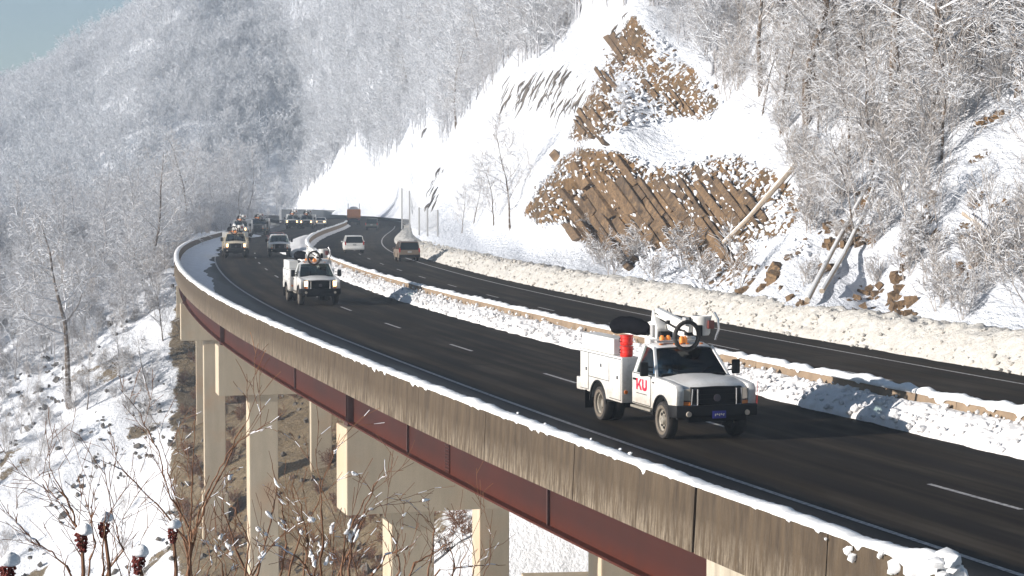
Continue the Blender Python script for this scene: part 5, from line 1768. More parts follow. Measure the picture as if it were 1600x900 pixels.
def cab(root, paint, crew=False, bumper='black', grille='black', lamp='lamp_off'):
    """front end and cab of a heavy pickup; front axle at x = 0, forward is +x"""
    XR = -1.85 if not crew else -2.75      # rear of cab
    # sides with the wheel arch cut out
    for sy in (-1, 1):
        mb = MB()
        arch = arc_pts(0, .35, .50, 172, 8, 14)
        poly = [(XR, .50), (-.60, .50)] + arch + [(.62, .56), (.86, .60), (.90, 1.04), (.82, 1.16), (.30, 1.215), (-.50, 1.245), (XR, 1.26)]
        mb.prism(poly, sy * .80, sy * .985)
        mb.build('side_panel', paint, root, bevel=.028, smooth=True)
        mb = MB()   # arch lip and dark liner
        P = [(a, sy * .99, b) for a, b in arc_pts(0, .35, .505, 178, 2, 14)]
        mb.tube(P, .028, 6); mb.build('wheel_arch', M['black'], root, smooth=True)
        mb = MB()
        L_ = arc_pts(0, .35, .54, 180, 0, 12); mb.prism(L_, sy * .50, sy * .80); mb.build('wheel_well', M['dark_hole'], root)
        # door
        d0, d1 = -.66, (-1.78 if not crew else -1.72)
        mb = MB(); mb.prism([(d1 - .018, .522), (d0 - .002, .522), (d0 + .018, .9), (d0 + .018, 1.240), (d1 - .018, 1.250)], sy * .980, sy * .9885); mb.build('door_gap', M['dark_hole'], root)  # dark plate behind the door: the gap's darkness put into its colour
        mb = MB(); mb.prism([(d1, .54), (d0 - .02, .54), (d0, .9), (d0, 1.225), (d1, 1.235)], sy * .984, sy * .998)
        dr = mb.build('door', paint, root, bevel=.006, segs=1)
        mb = MB(); mb.box((d1 + .17, sy * 1.012, 1.10), (.18, .03, .05)); mb.build('handle', M['black'], dr, bevel=.008)
        if crew:
            mb = MB(); mb.prism([(-2.70, .54), (d1 - .03, .54), (d1 - .03, 1.235), (-2.70, 1.235)], sy * .984, sy * .998)
            mb.build('door', paint, root, bevel=.006, segs=1)
        # running board
        mb = MB(); mb.box(((XR - .6) / 2 + .0, sy * .93, .44), (abs(XR + .6), .20, .06)); mb.build('running_board', M['rim'], root, bevel=.015)
    # crowned bonnet
    xs_ = [-.52, -.3, 0, .3, .6, .76, .84, .87]
    zc = [1.27, 1.28, 1.27, 1.25, 1.22, 1.185, 1.14, 1.10]
    ys_ = [-.90, -.84, -.74, -.56, -.40, -.2, 0, .2, .40, .56, .74, .84, .90]
    zo = [-.10, -.045, -.03, -.012, .022, .03, .034, .03, .022, -.012, -.03, -.045, -.10]
    G = np.array([[(x - (.10 * (abs(y) / .9) ** 3 if x > .5 else 0), y, z + o) for y, o in zip(ys_, zo)] for x, z in zip(xs_, zc)])
    V = [tuple(v) for v in G.reshape(-1, 3)]; m_ = len(ys_)
    F = [(i * m_ + j, i * m_ + j + 1, (i + 1) * m_ + j + 1, (i + 1) * m_ + j) for i in range(len(xs_) - 1) for j in range(m_ - 1)]
    mb = MB(); mb.add(V, F); mb.build('bonnet', paint, root, smooth=True)
    mb = MB(); mb.box((.42, .30, 1.238), (.10, .26, .02), M=Matrix.Rotation(.10, 3, 'Y')); mb.build('bonnet_vent', M['black'], root)
    mb = MB(); mb.box((.15, 0, .82), (1.28, 1.58, .56)); mb.box(((XR - .5) / 2, 0, .80), (abs(XR + .5), 1.58, .62))
    ff = mb.build('floor_pan', M['interior'], root); ff['kind'] = 'stuff'
    # grille and lamps
    mb = MB(); mb.box((.845, 0, .895), (.10, 1.26, .45)); gr = mb.build('grille', M['black'], root, bevel=.02)
    for k in range(4):
        mb = MB(); mb.box((.905, 0, .73 + k * .105), (.03, .86, .022)); mb.build('grille_bar', M[grille], gr)
    mb = MB(); mb.lathe([(.001, .0), (.085, 0), (.085, .02), (.001, .025)], (.92, 0, .87), 'X', 16, scale=1); mb.build('badge', M['logo_dark'], gr)
    for sy in (-1, 1):
        P = [(.91, sy * .48, .70), (.91, sy * .48, 1.08), (.90, sy * .60, 1.08), (.89, sy * .62, .72), (.91, sy * .48, .70)]
        mb = MB(); mb.tube(P, .016, 6); mb.build('grille_surround', M['chrome'], gr, smooth=True)
        mb = MB(); mb.prism([(sy * .64, .81), (sy * .955, .83), (sy * .955, 1.05), (sy * .64, 1.09)], .74, .885, plane='yz')
        mb.v = [(x - (.07 if abs(y) > .9 else 0), y, z) for x, y, z in mb.v]
        mb.build('headlight', M[lamp], root, bevel=.012)
        mb = MB(); mb.prism([(sy * .64, .70), (sy * .96, .72), (sy * .96, .80), (sy * .64, .785)], .74, .88, plane='yz')
        mb.v = [(x - (.07 if abs(y) > .9 else 0), y, z) for x, y, z in mb.v]
        mb.build('turn_signal', M['amber'], root, bevel=.008)
        mb = MB(); mb.lathe([(.001, 0), (.06, 0), (.07, -.05)], (1.01, sy * .72, .52), 'X', 14); mb.build('fog_lamp', M['lamp_off'], root)
    mb = MB()
    prof = [(-1.07, .74, 0), (-1.0, .92, 0), (-.6, .99, 0), (0, 1.02, 0), (.6, .99, 0), (1.0, .92, 0), (1.07, .74, 0)]
    V = []
    for y, x, _ in prof:
        V += [(x, y, .44), (x + .015, y, .50), (x + .015, y, .66), (x, y, .71), (x - .14, y, .71), (x - .14, y, .44)]
    F = [(i * 6 + j, i * 6 + (j + 1) % 6, (i + 1) * 6 + (j + 1) % 6, (i + 1) * 6 + j) for i in range(6) for j in range(6)] + [tuple(range(6)), tuple(range(36, 42))]
    mb.add(V, F); mb.build('front_bumper', M[bumper], root, bevel=.012, smooth=True)
    mb = MB(); mb.box((.85, 0, .40), (.12, 1.4, .14)); mb.build('air_dam', M['black'], root)
    # greenhouse: pillars, roof, glass
    zb, zt = 1.25, 1.86
    wsb, wst = (-.47, .86), (-1.06, .70)       # (x, half width) at base and top
    rb, rt_ = (XR + .02, .93), (XR + .10, .72)
    mb = MB()
    for sy in (-1, 1):
        bar(mb, (wsb[0], sy * (wsb[1] + .05), zb - .02), (wst[0], sy * (wst[1] + .03), zt + .02), .07, .06)
        bar(mb, (rb[0] + .07, sy * (rb[1] - .02), zb - .02), (rt_[0] + .10, sy * (rt_[1]), zt + .02), .10, .14)
        if crew: bar(mb, (-1.74, sy * .93, zb - .02), (-1.70, sy * .72, zt), .07, .09)
    mb.build('pillars', paint, root, bevel=.012)['kind'] = 'stuff'
    xsr = [wst[0] + .03, wst[0] - .12, wst[0] - .4, (wst[0] + XR) / 2, XR + .25, XR + .07]
    zro = [.0, .055, .085, .095, .08, .02]
    ysr = [-.76, -.70, -.58, -.3, 0, .3, .58, .70, .76]; zoy = [-.06, -.01, .012, .022, .026, .022, .012, -.01, -.06]
    V = [(x, y, zt + a + b) for x, a in zip(xsr, zro) for y, b in zip(ysr, zoy)]
    m_ = len(ysr); F = [(i * m_ + j, i * m_ + j + 1, (i + 1) * m_ + j + 1, (i + 1) * m_ + j) for i in range(len(xsr) - 1) for j in range(m_ - 1)]
    n0 = len(V)
    V += [(x, y, zt - .005) for x in (xsr[0], xsr[-1]) for y in (-.72, .72)]
    F += [(n0, n0 + 1, n0 + 3, n0 + 2)]
    mb = MB(); mb.add(V, F); mb.build('roof', paint, root, smooth=True)
    for y in (-.52, -.16, 0, .16, .52):
        mb = MB(); mb.box((wst[0] - .12, y, zt + .085), (.08, .07, .03)); mb.build('roof_marker', M['amber'], root, bevel=.008)
    mb = MB(); quad_panel(mb, [(wsb[0], -wsb[1], zb), (wsb[0], wsb[1], zb), (wst[0], wst[1], zt), (wst[0], -wst[1], zt)], .006); mb.build('windscreen', M['glass'], root)
    mb = MB(); bar(mb, (wsb[0] + .02, -.8, zb + .005), (wsb[0] + .02, .8, zb + .005), .09, .03); mb.build('cowl', M['black'], root)
    for sy in (-1, 1):
        mb = MB(); bar(mb, (wsb[0] + .03, sy * .10, zb + .03), (wsb[0] - .16, sy * .55, zb + .20), .012, .012); mb.build('wiper', M['black'], root)
        zw = zb + .01
        mb = MB(); quad_panel(mb, [(wsb[0] - .12, sy * (.955), zw), (-1.70 if crew else rb[0] + .12, sy * .935, zw), (-1.68 if crew else rt_[0] + .15, sy * .735, zt), (wst[0] - .05, sy * .735, zt)], .005)
        mb.build('side_window', M['glass'], root)
        if crew:
            mb = MB(); quad_panel(mb, [(-1.80, sy * .935, zw), (rb[0] + .12, sy * .935, zw), (rt_[0] + .15, sy * .735, zt), (-1.75, sy * .735, zt)], .005)
            mb.build('side_window', M['glass'], root)
        # mirrors
        mb = MB(); mb.box((-.62, sy * 1.17, 1.42), (.09, .20, .34)); mr = mb.build('mirror', M['black'], root, bevel=.035, smooth=True)
        mb = MB(); bar(mb, (-.62, sy * .96, 1.34), (-.62, sy * 1.10, 1.36), .03); bar(mb, (-.62, sy * .96, 1.46), (-.62, sy * 1.10, 1.47), .03); mb.build('mirror_arm', M['black'], mr)['kind'] = 'stuff'
    mb = MB(); quad_panel(mb, [(XR, -.90, 1.24), (XR, .90, 1.24), (XR + .08, .70, zt), (XR + .08, -.70, zt)], .03); mb.build('cab_back', paint, root)
    # inside
    for sy in (-1, 1):
        mb = MB(); mb.box((-1.45, sy * .40, 1.16), (.50, .52, .16)); mb.box((-1.66, sy * .40, 1.42), (.14, .52, .52), M=Matrix.Rotation(-.15, 3, 'Y'))
        mb.build('seat', M['interior'], root, bevel=.03)['kind'] = 'stuff'
    mb = MB(); mb.box((-.62, 0, 1.20), (.32, 1.6, .14)); mb.build('dashboard', M['interior'], root, bevel=.03)
    mb = MB(); P = [(-.86 - .06 * math.sin(a) * .6, .40 + .19 * math.cos(a), 1.33 + .17 * math.sin(a)) for a in [2 * math.pi * k / 16 for k in range(17)]]
    mb.tube(P, .014, 6); mb.build('steering_wheel', M['black'], root)
    for sy in (-1, 1): wheel(root, 0, sy * .86, side=sy)


def number_plate(root, x, z, marks=True):
    mb = MB(); mb.box((x, 0, z), (.015, .33, .17)); pl = mb.build('number_plate', M['plate'], root, bevel=.005)
    mb = MB()
    for i in range(5):
        y = -.10 + i * .05; hgt_ = (.05, .035, .055, .04, .05)[i]
        mb.box((x + .010, y, z + (.01 if i % 2 else -.005)), (.006, .022, hgt_)); 
        mb.box((x + .010, y + .018, z + .012 - .01 * (i % 2)), (.006, .02, .014))
    o = mb.build('plate_marks', M['white_fibre'], pl); o['kind'] = 'stuff'


def utility_rear(root, paint, paint2):
    X0, X1, XA = -1.97, -4.88, -3.58
    for sy in (-1, 1):
        mb = MB()
        arch = arc_pts(XA, .44, .54, 8, 172, 14)
        poly = [(X0, .60), (XA + .56, .60)] + arch + [(XA - .56, .66), (X1, .66), (X1, 1.70), (X0, 1.70)]
        mb.prism(poly, sy * .64, sy * 1.13)
        mb.build('side_locker', paint, root, bevel=.015)
        mb = MB(); mb.tube([(a, sy * 1.14, b) for a, b in arc_pts(XA, .44, .55, 2, 178, 14)], .03, 6); mb.build('wheel_arch', M['black'], root, smooth=True)
        for (a, b, c, d) in ((X0 - .05, X0 - .80, .66, 1.64), (X0 - .86, -4.22, 1.06, 1.64), (-4.28, X1 + .05, .72, 1.64)):
            mb = MB(); mb.box(((a + b) / 2, sy * 1.130, (c + d) / 2), (abs(a - b) + .03, .012, d - c + .03)); mb.build('door_gap', M['dark_hole'], root)  # dark plate drawn as the shaded gap round the locker door
            mb = MB(); mb.box(((a + b) / 2, sy * 1.136, (c + d) / 2), (abs(a - b), .02, d - c)); dr = mb.build('locker_door', paint, root, bevel=.007, segs=1)
            mb = MB(); mb.box(((a + b) / 2 + .18, sy * 1.152, (c + d) / 2 + .05), (.10, .02, .09)); mb.build('latch', M['chrome'], dr, bevel=.01)
        # upper chests
        for a, b in ((-2.62, -3.75), (-3.77, -4.86)):
            mb = MB(); mb.box(((a + b) / 2, sy * .86, 1.91), (abs(a - b), .48, .40)); mb.build('top_chest', paint2, root, bevel=.03)
        # lamps on the front face of the locker
        mb = MB(); mb.lathe([(.001, .01), (.045, .01), (.05, 0)], (X0 + .0, sy * 1.02, .86), 'X', 14); mb.build('marker_lamp', M['amber'], root)
        mb = MB(); mb.box((XA - .82, sy * .98, .46), (.03, .40, .46)); mb.build('mud_flap', M['black'], root)
        wheel(root, XA, sy * .98, side=sy, dual=True)
        # white hoop by the tail step
        mb = MB(); y = sy * 1.04
        mb.tube([(X1 - .16, y, .95), (X1 - .16, y, 1.50), (X1 - .14, y, 1.55), (X1 - .02, y, 1.55)], .022, 6)
        mb.tube([(X1 - .16, y - sy * .18, .95), (X1 - .16, y - sy * .18, 1.50), (X1 - .16, y - sy * .09, 1.57), (X1 - .16, y, 1.50)], .022, 6)
        mb.build('grab_hoop', M['white_fibre'], root, smooth=True)['kind'] = 'stuff'
        mb = MB(); mb.box((X1 - .30, sy * .92, .80), (.02, .22, .10)); mb.build('tail_light', M['red_lens'], root)
    mb = MB(); mb.box(((X0 + X1) / 2, 0, 1.04), (abs(X1 - X0), 1.30, .08)); mb.build('load_floor', M['silver_paint'], root)
    mb = MB(); mb.box((X1 - .16, 0, .80), (.34, 2.22, .32)); mb.build('tail_step', paint, root, bevel=.02)
    mb = MB(); mb.box((-2.1, 0, .58), (5.4, .86, .16)); mb.build('chassis_frame', M['black'], root)
    mb = MB(); mb.box((X0 + .02, 0, 1.36), (.04, 1.28, .62)); mb.build('bulkhead', paint2, root)
    mb = MB(); mb.box((-2.5, 0, .40), (.9, .5, .25)); mb.box((-3.58, 0, .42), (.30, 1.5, .22)); mb.build('rear_axle', M['black'], root)['kind'] = 'stuff'


def boom(root, white, cover=True):
    bo = empty('aerial_lift', (0, 0, 0), parent=root)
    mb = MB(); mb.lathe([(.30, 1.08), (.26, 1.3), (.20, 1.5), (.20, 2.05), (.28, 2.08), (.28, 2.20), (.001, 2.2)], (-2.45, 0, 0), 'Z', 20); mb.build('pedestal', M['white_fibre'], bo, smooth=True)
    mb = MB(); mb.prism([(-2.75, 2.2), (-2.15, 2.2), (-2.10, 2.5), (-2.28, 2.72), (-2.34, 2.90), (-2.44, 2.92), (-2.50, 2.65), (-2.78, 2.6)], -.24, .02); mb.build('turret', M['white_fibre'], bo, bevel=.03, smooth=True)
    mb = MB(); bar(mb, (-2.36, -.12, 2.88), (-.95, .16, 2.56), .15, .21); mb.build('upper_boom', M['white_fibre'], bo, bevel=.03, smooth=True)
    mb = MB(); bar(mb, (-2.25, .10, 2.55), (-1.05, .16, 2.36), .13, .15); mb.build('lower_boom', M['white_fibre'], bo, bevel=.025, smooth=True)
    mb = MB(); bar(mb, (-2.2, -.10, 2.72), (-1.25, .02, 2.50), .05, .05); mb.build('lift_cylinder', M['black'], bo)
    mb = MB(); mb.tube([(-.55 + .03 * math.sin(a), -.12 + .30 * math.cos(a), 2.42 + .33 * math.sin(a)) for a in [2 * math.pi * k / 20 for k in range(21)]], .052, 8)
    mb.build('hose_coil', M['rubber'], bo, smooth=True)
    mb = MB(); mb.lathe([(.18, 2.40), (.21, 2.45), (.235, 2.80), (.25, 2.82), (.25, 2.86), (.225, 2.86), (.20, 2.50), (.001, 2.48)], (-.95, .42, 0), 'Z', 18); mb.build('bucket', M['white_fibre'], bo, smooth=True)
    mb = MB(); mb.box((-.72, .56, 2.66), (.10, .16, .20)); mb.build('control_box', M['red_dark'], bo, bevel=.02)
    mb = MB(); mb.tube([(-.68, .66, 2.30), (-.62, .72, 2.55), (-.62, .70, 2.80), (-.70, .64, 2.95)], .03, 8); mb.build('guard_rail', M['chrome'], bo, smooth=True)
    mb = MB(); mb.tube([(-.95, .2, 2.60), (-.95, .38, 2.78)], .10, 8); mb.build('bucket_pivot', M['white_fibre'], bo, smooth=True)
    for x, y in ((-1.35, -.42), (-1.35, -.26), (-1.0, .02), (-1.0, -.06)):
        mb = MB(); mb.lathe([(.055, 1.98), (.06, 2.02), (.06, 2.09), (.03, 2.14), (.001, 2.14)], (x, y, .24), 'Z', 12); mb.build('beacon', M['beacon'], bo, smooth=True)
    for x in (-1.25,):
        mb = MB(); mb.box((x, -.12, 2.245), (.16, 1.0, .05)); mb.build('light_bracket', M['silver_paint'], bo)
    mb = MB(); mb.box((-2.0, -.35, 2.14), (.26, .34, .20)); mb.build('valve_box', M['white_fibre'], bo, bevel=.02)
    mb = MB(); mb.box((-1.86, -.35, 2.14), (.02, .10, .10)); mb.build('red_warning_label', M['red_dark'], bo)
    # hoses, brackets and fittings
    rr = random.Random(9)
    for k in range(5):
        a = Vector((-2.3 + .05 * k, -.2 + .08 * k, 2.85 + .03 * k)); b = Vector((-1.0, .12 + .03 * k, 2.50 + .03 * k))
        P = [a.lerp(b, i / 6) + Vector((0, .05 * math.sin(i + k), -.10 * math.sin(math.pi * i / 6) * (1 + .4 * k))) for i in range(7)]
        mb = MB(); mb.tube(P, .014, 5); mb.build('hydraulic_hose', M['black'], bo)
    for c, d, mt in (((-2.05, -.05, 2.35), (.22, .30, .14), 'black'), ((-2.30, -.28, 2.42), (.16, .06, .30), 'silver_paint'), ((-1.10, .20, 2.46), (.14, .26, .16), 'black'), ((-1.02, .05, 2.72), (.20, .10, .20), 'silver_paint'),
                     ((-2.55, .22, 2.34), (.24, .20, .20), 'white_fibre'), ((-1.9, .32, 2.22), (.30, .26, .22), 'black'), ((-.78, .30, 2.52), (.10, .12, .26), 'black'), ((-1.75, .02, 2.66), (.10, .30, .10), 'black')):
        mb = MB(); mb.box(c, d); mb.build('bracket', M[mt], bo, bevel=.012)
    if cover:
        rr = random.Random(4); P = []
        n = 14; rings = []
        V, F = [], []
        for i in range(11):
            t = i / 10; c = Vector((-4.25 + 1.75 * t, -.55 + .30 * t, 2.40 + .08 * math.sin(t * 3.0)))
            r_ = (.10, .20, .235, .25, .255, .25, .245, .23, .21, .19, .10)[i]
            for k in range(n):
                a = 2 * math.pi * k / n
                q = r_ * (1 + .10 * math.sin(a * 3 + i) + rr.uniform(-.05, .05))
                V.append((c.x, c.y + q * math.cos(a), c.z + q * .85 * math.sin(a)))
        for i in range(10):
            for k in range(n): F.append((i * n + k, i * n + (k + 1) % n, (i + 1) * n + (k + 1) % n, (i + 1) * n + k))
        F.append(tuple(range(n))); F.append(tuple(range(10 * n, 11 * n)))
        mb = MB(); mb.add(V, F); mb.build('covered_bucket', M['canvas'], bo, smooth=True)
    return bo


def make_utility(paint='white_paint', lamp='lamp_off', cover=True, lift=True):
    t = empty('utility_truck')
    cab(t, M[paint], lamp=lamp)
    for c in t.children:
        if not c.name.startswith('wheel') or 'arch' in c.name or 'well' in c.name: c.location.z += .14
    n_ = set(t.children)
    utility_rear(t, M[paint], M['white_fibre'])
    for c in t.children:
        if c not in n_: c.location.x -= .18
    if lift: boom(t, M[paint], cover).location.z = -.10
    t.scale = (1.08,) * 3
    return t


def make_pickup(paint='white_paint', lamp='lamp_off'):
    t = empty('pickup_truck')
    cab(t, M[paint], crew=True, lamp=lamp)
    for c in t.children:
        if not c.name.startswith('wheel') or 'arch' in c.name or 'well' in c.name: c.location.z += .09
    XA = -3.9
    for sy in (-1, 1):
        mb = MB(); arch = arc_pts(XA, .42, .50, 8, 172, 14)
        mb.prism([(-2.80, .52), (XA + .52, .52)] + arch + [(XA - .52, .60), (-4.95, .62), (-4.95, 1.24), (-2.80, 1.26)], sy * .86, sy * .985)
        mb.build('bed_side', M[paint], t, bevel=.02, smooth=True).location.z = .09
        wheel(t, XA, sy * .86, side=sy)
        mb = MB(); mb.box((-4.96, sy * .91, 1.0), (.04, .12, .36)); mb.build('tail_light', M['red_lens'], t, bevel=.01)
    mb = MB(); mb.box((-3.88, 0, .72), (2.12, 1.74, .06)); mb.build('bed_floor', M['black'], t)
    mb = MB(); mb.box((-4.93, 0, .92), (.06, 1.72, .60)); mb.build('tailgate', M[paint], t, bevel=.02)
    return t


def place(root, px, py, away=False, turn=0.0, shift=(0, 0)):
    """stand the vehicle so that its front axle (rear bumper if driving away) is over this pixel of the road"""
    v = world(px, py, z=0.006)
    d = float(refd(min(max(v.y - 1, 12), 480)))
    ang = math.atan2(-1, -d) if not away else math.atan2(1, d)
    root.location = (v.x + shift[0], v.y + shift[1], .006); root.rotation_euler = (0, 0, ang + turn)
    return root


def relight(root, mat):
    for c in root.children_recursive:
        if c.name.split('.')[0] == 'headlight':
            c.material_slots[0].link = 'OBJECT'; c.material_slots[0].material = M[mat]


def repaint(root, old, new):
    for c in root.children_recursive:
        for s_ in (c.material_slots if c.type == 'MESH' else []):
            if s_.material == M[old]: s_.link = 'OBJECT'; s_.material = M[new]


GT = 'utility trucks driving in convoy towards the camera'
truck = make_utility()
T1 = Vector((4.74, 48.0, .006)); A1 = math.atan2(-.951, .31)
truck2 = copy_tree(truck)
truck3 = copy_tree(truck); truck5 = copy_tree(truck); truck6 = copy_tree(truck); truck7 = copy_tree(truck); truck8 = copy_tree(truck)
truck.location = T1; truck.rotation_euler = (0, 0, A1)
tag(truck, 'large white utility truck with red KU on its door and folded boom, nearest vehicle', 'truck', GT)
number_plate(truck, 1.05, .64)
# door lettering KU, as cut vinyl, with the thin line of small print below it
mb = MB()
def flat(poly): mb.prism(poly, -1.001, -1.0045)
lx = -1.60   # letters read from the viewer's left to right: x grows forward
def L_(a, b): return (lx + a * 1.22 + .07, 1.0 + b * .9)
flat([L_(0, 0), L_(.075, 0), L_(.075, .30), L_(0, .30)])
flat([L_(.075, .13), L_(.20, .30), L_(.285, .30), L_(.075, .06)])
flat([L_(.115, .165), L_(.165, .205), L_(.30, 0), L_(.21, 0)])
kk = mb.build('letter_k', M['logo'], truck)
mb = MB()
U = [L_(.30, .30), L_(.30, .09), L_(.325, .03), L_(.38, 0), L_(.47, 0), L_(.525, .03), L_(.55, .09), L_(.55, .30), L_(.475, .30), L_(.475, .11), L_(.455, .08), L_(.395, .08), L_(.375, .11), L_(.375, .30)]
for a in ([0, 1, 12, 13], [1, 2, 11, 12], [2, 3, 10, 11], [3, 4, 9, 10]) if False else ():
    pass
def q(*i): flat([U[k] for k in i])
q(13, 0, 1, 12); q(12, 1, 2, 11); q(11, 2, 3); q(11, 3, 4, 10); q(10, 4, 5); q(10, 5, 6, 9); q(9, 6, 7, 8)
mb.build('letter_u', M['logo'], truck)
mb = MB(); rr = random.Random(1)
x = 0
while x < .66:
    w_ = rr.uniform(.012, .03); mb.box((lx + .08 + x + w_ / 2, -1.0015, .92), (w_, .004, .016)); x += w_ + .007
mb.build('small_print', M['logo_dark'], truck)['kind'] = 'stuff'
# small emblem on the wing
mb = MB(); mb.box((-.50, -.992, 1.25), (.12, .006, .035)); mb.build('wing_badge', M['logo_dark'], truck, bevel=.002)

place(truck2, 497, 476); relight(truck2, 'lamp_on')
tag(truck2, 'second white utility truck with lit headlights and a black hose coil over its cab', 'truck', GT)
place(truck3, 368.5, 403); relight(truck3, 'lamp_on'); repaint(truck3, 'white_paint', 'cream_paint')
tag(truck3, 'cream utility truck with lit headlights, left of the white pickup in the convoy', 'truck', GT)
place(truck5, 375, 372); relight(truck5, 'lamp_on'); repaint(truck5, 'white_paint', 'silver_paint')
tag(truck5, 'utility truck half hidden behind the cream one, boom showing above it', 'truck', GT)
place(truck6, 403, 367.5); repaint(truck6, 'white_paint', 'grey_paint')
tag(truck6, 'dark grey utility truck with boom, behind the gap between cream truck and pickup', 'truck', GT)
place(truck7, 457, 357.5); relight(truck7, 'lamp_on'); tag(truck7, 'distant utility truck with lit headlights, left of two side by side far down the road', 'truck', GT)
place(truck8, 479, 358); relight(truck8, 'lamp_on'); repaint(truck8, 'white_paint', 'silver_paint'); tag(truck8, 'distant pale utility truck, right of two side by side far down the road', 'truck', GT)
pk = make_pickup(); place(pk, 436.5, 401)
tag(pk, 'white crew cab pickup with unlit headlights beside the cream truck', 'pickup')

# two red drums strapped in front of the lockers
def T1w(x, y, z):
    x, y, z = x * 1.08, y * 1.08, z * 1.08
    return T1 + Vector((x * math.cos(A1) - y * math.sin(A1), x * math.sin(A1) + y * math.cos(A1), z))
for i, (z, lb) in enumerate(((1.712, 'bright red plastic drum, lower of two stacked on the nearest truck'), (1.985, 'bright red plastic drum, upper of two stacked on the nearest truck'))):
    t = empty('red_drum', T1w(-2.30, -.95, z), A1)
    mb = MB(); mb.lathe([(.001, 0), (.15, 0), (.165, .02), (.165, .08), (.175, .09), (.165, .10), (.165, .17), (.175, .18), (.165, .19), (.165, .235), (.18, .24), (.18, .27), (.001, .272)], (0, 0, 0), 'Z', 20)
    mb.build('drum_body', M['red_can'], t, smooth=True)
    mb = MB(); mb.tube([(0, -.17, .20), (.06, -.23, .17), (.06, -.23, .12), (0, -.17, .10)], .012, 5); mb.build('handle', M['black'], t)
    tag(t, lb, 'drum')


def person(name, loc, rz, shirt, label, drive=False):
    """seated figure: one skinned body, with hair and shirt as clothing"""
    t = empty(name, loc, rz)
    me = bpy.data.meshes.new('body')
    # hips, chest, neck, head, arms to the wheel or the lap, thighs
    J = [(0, 0, 0, .15), (-.04, 0, .22, .155), (-.05, 0, .42, .16), (-.03, 0, .52, .07), (-.01, 0, .60, .068), (0, 0, .68, .095), (.0, 0, .77, .088)]
    E_ = [(0, 1), (1, 2), (2, 3), (3, 4), (4, 5), (5, 6)]
    for sy in (-1, 1):
        b = len(J)
        hx, hz = (.48, .26) if drive else (.34, .06)
        J += [(-.04, sy * .19, .44, .07), (.10, sy * .25, .24, .052), (hx - .08, sy * .17, hz, .038), (hx, sy * .13, hz + .02, .036)]
        E_ += [(2, b), (b, b + 1), (b + 1, b + 2), (b + 2, b + 3)]
        b = len(J); J += [(.22, sy * .10, .01, .09), (.45, sy * .12, .0, .07)]; E_ += [(0, b), (b, b + 1)]
    me.from_pydata([j[:3] for j in J], E_, [])
    o = bpy.data.objects.new('body', me); col.objects.link(o); o.parent = t
    sk = o.modifiers.new('skin', 'SKIN')
    for i, sv in enumerate(me.skin_vertices[0].data):
        sv.radius = (J[i][3], J[i][3]); sv.use_root = i == 0
    o.modifiers.new('sub', 'SUBSURF').levels = 1
    me.materials.append(M['skin'])
    # shirt over torso and arms
    mb = MB()
    mb.tube([(0, 0, -.02), (-.04, 0, .22), (-.05, 0, .40), (-.04, 0, .50)], [.19, .20, .215, .10], 14)
    for sy in (-1, 1): mb.tube([(-.04, sy * .17, .45), (.10, sy * .255, .25), ((.48 if drive else .34) - .12, sy * .18, .26 if drive else .06)], [.095, .075, .058], 10)
    mb.build('shirt', M[shirt], t, smooth=True)['kind'] = 'stuff'
    mb = MB(); mb.lathe([(.001, .89), (.06, .875), (.098, .80), (.104, .75), (.098, .70)], (-.02, 0, 0), 'Z', 14); mb.build('hair', M['hair'], t, smooth=True)
    mb = MB(); mb.box((.10, 0, .69), (.03, .025, .04)); mb.build('nose', M['skin'], t, bevel=.01)
    tag(t, label, 'person')
    return t


person('person', T1w(-1.50, -.40, 1.24), A1, 'shirt_blue', 'passenger in a blue shirt seen through the side window of the nearest truck')
person('person', T1w(-1.50, .40, 1.24), A1, 'shirt_dark', 'driver in a dark jacket behind the windscreen of the nearest truck', True)


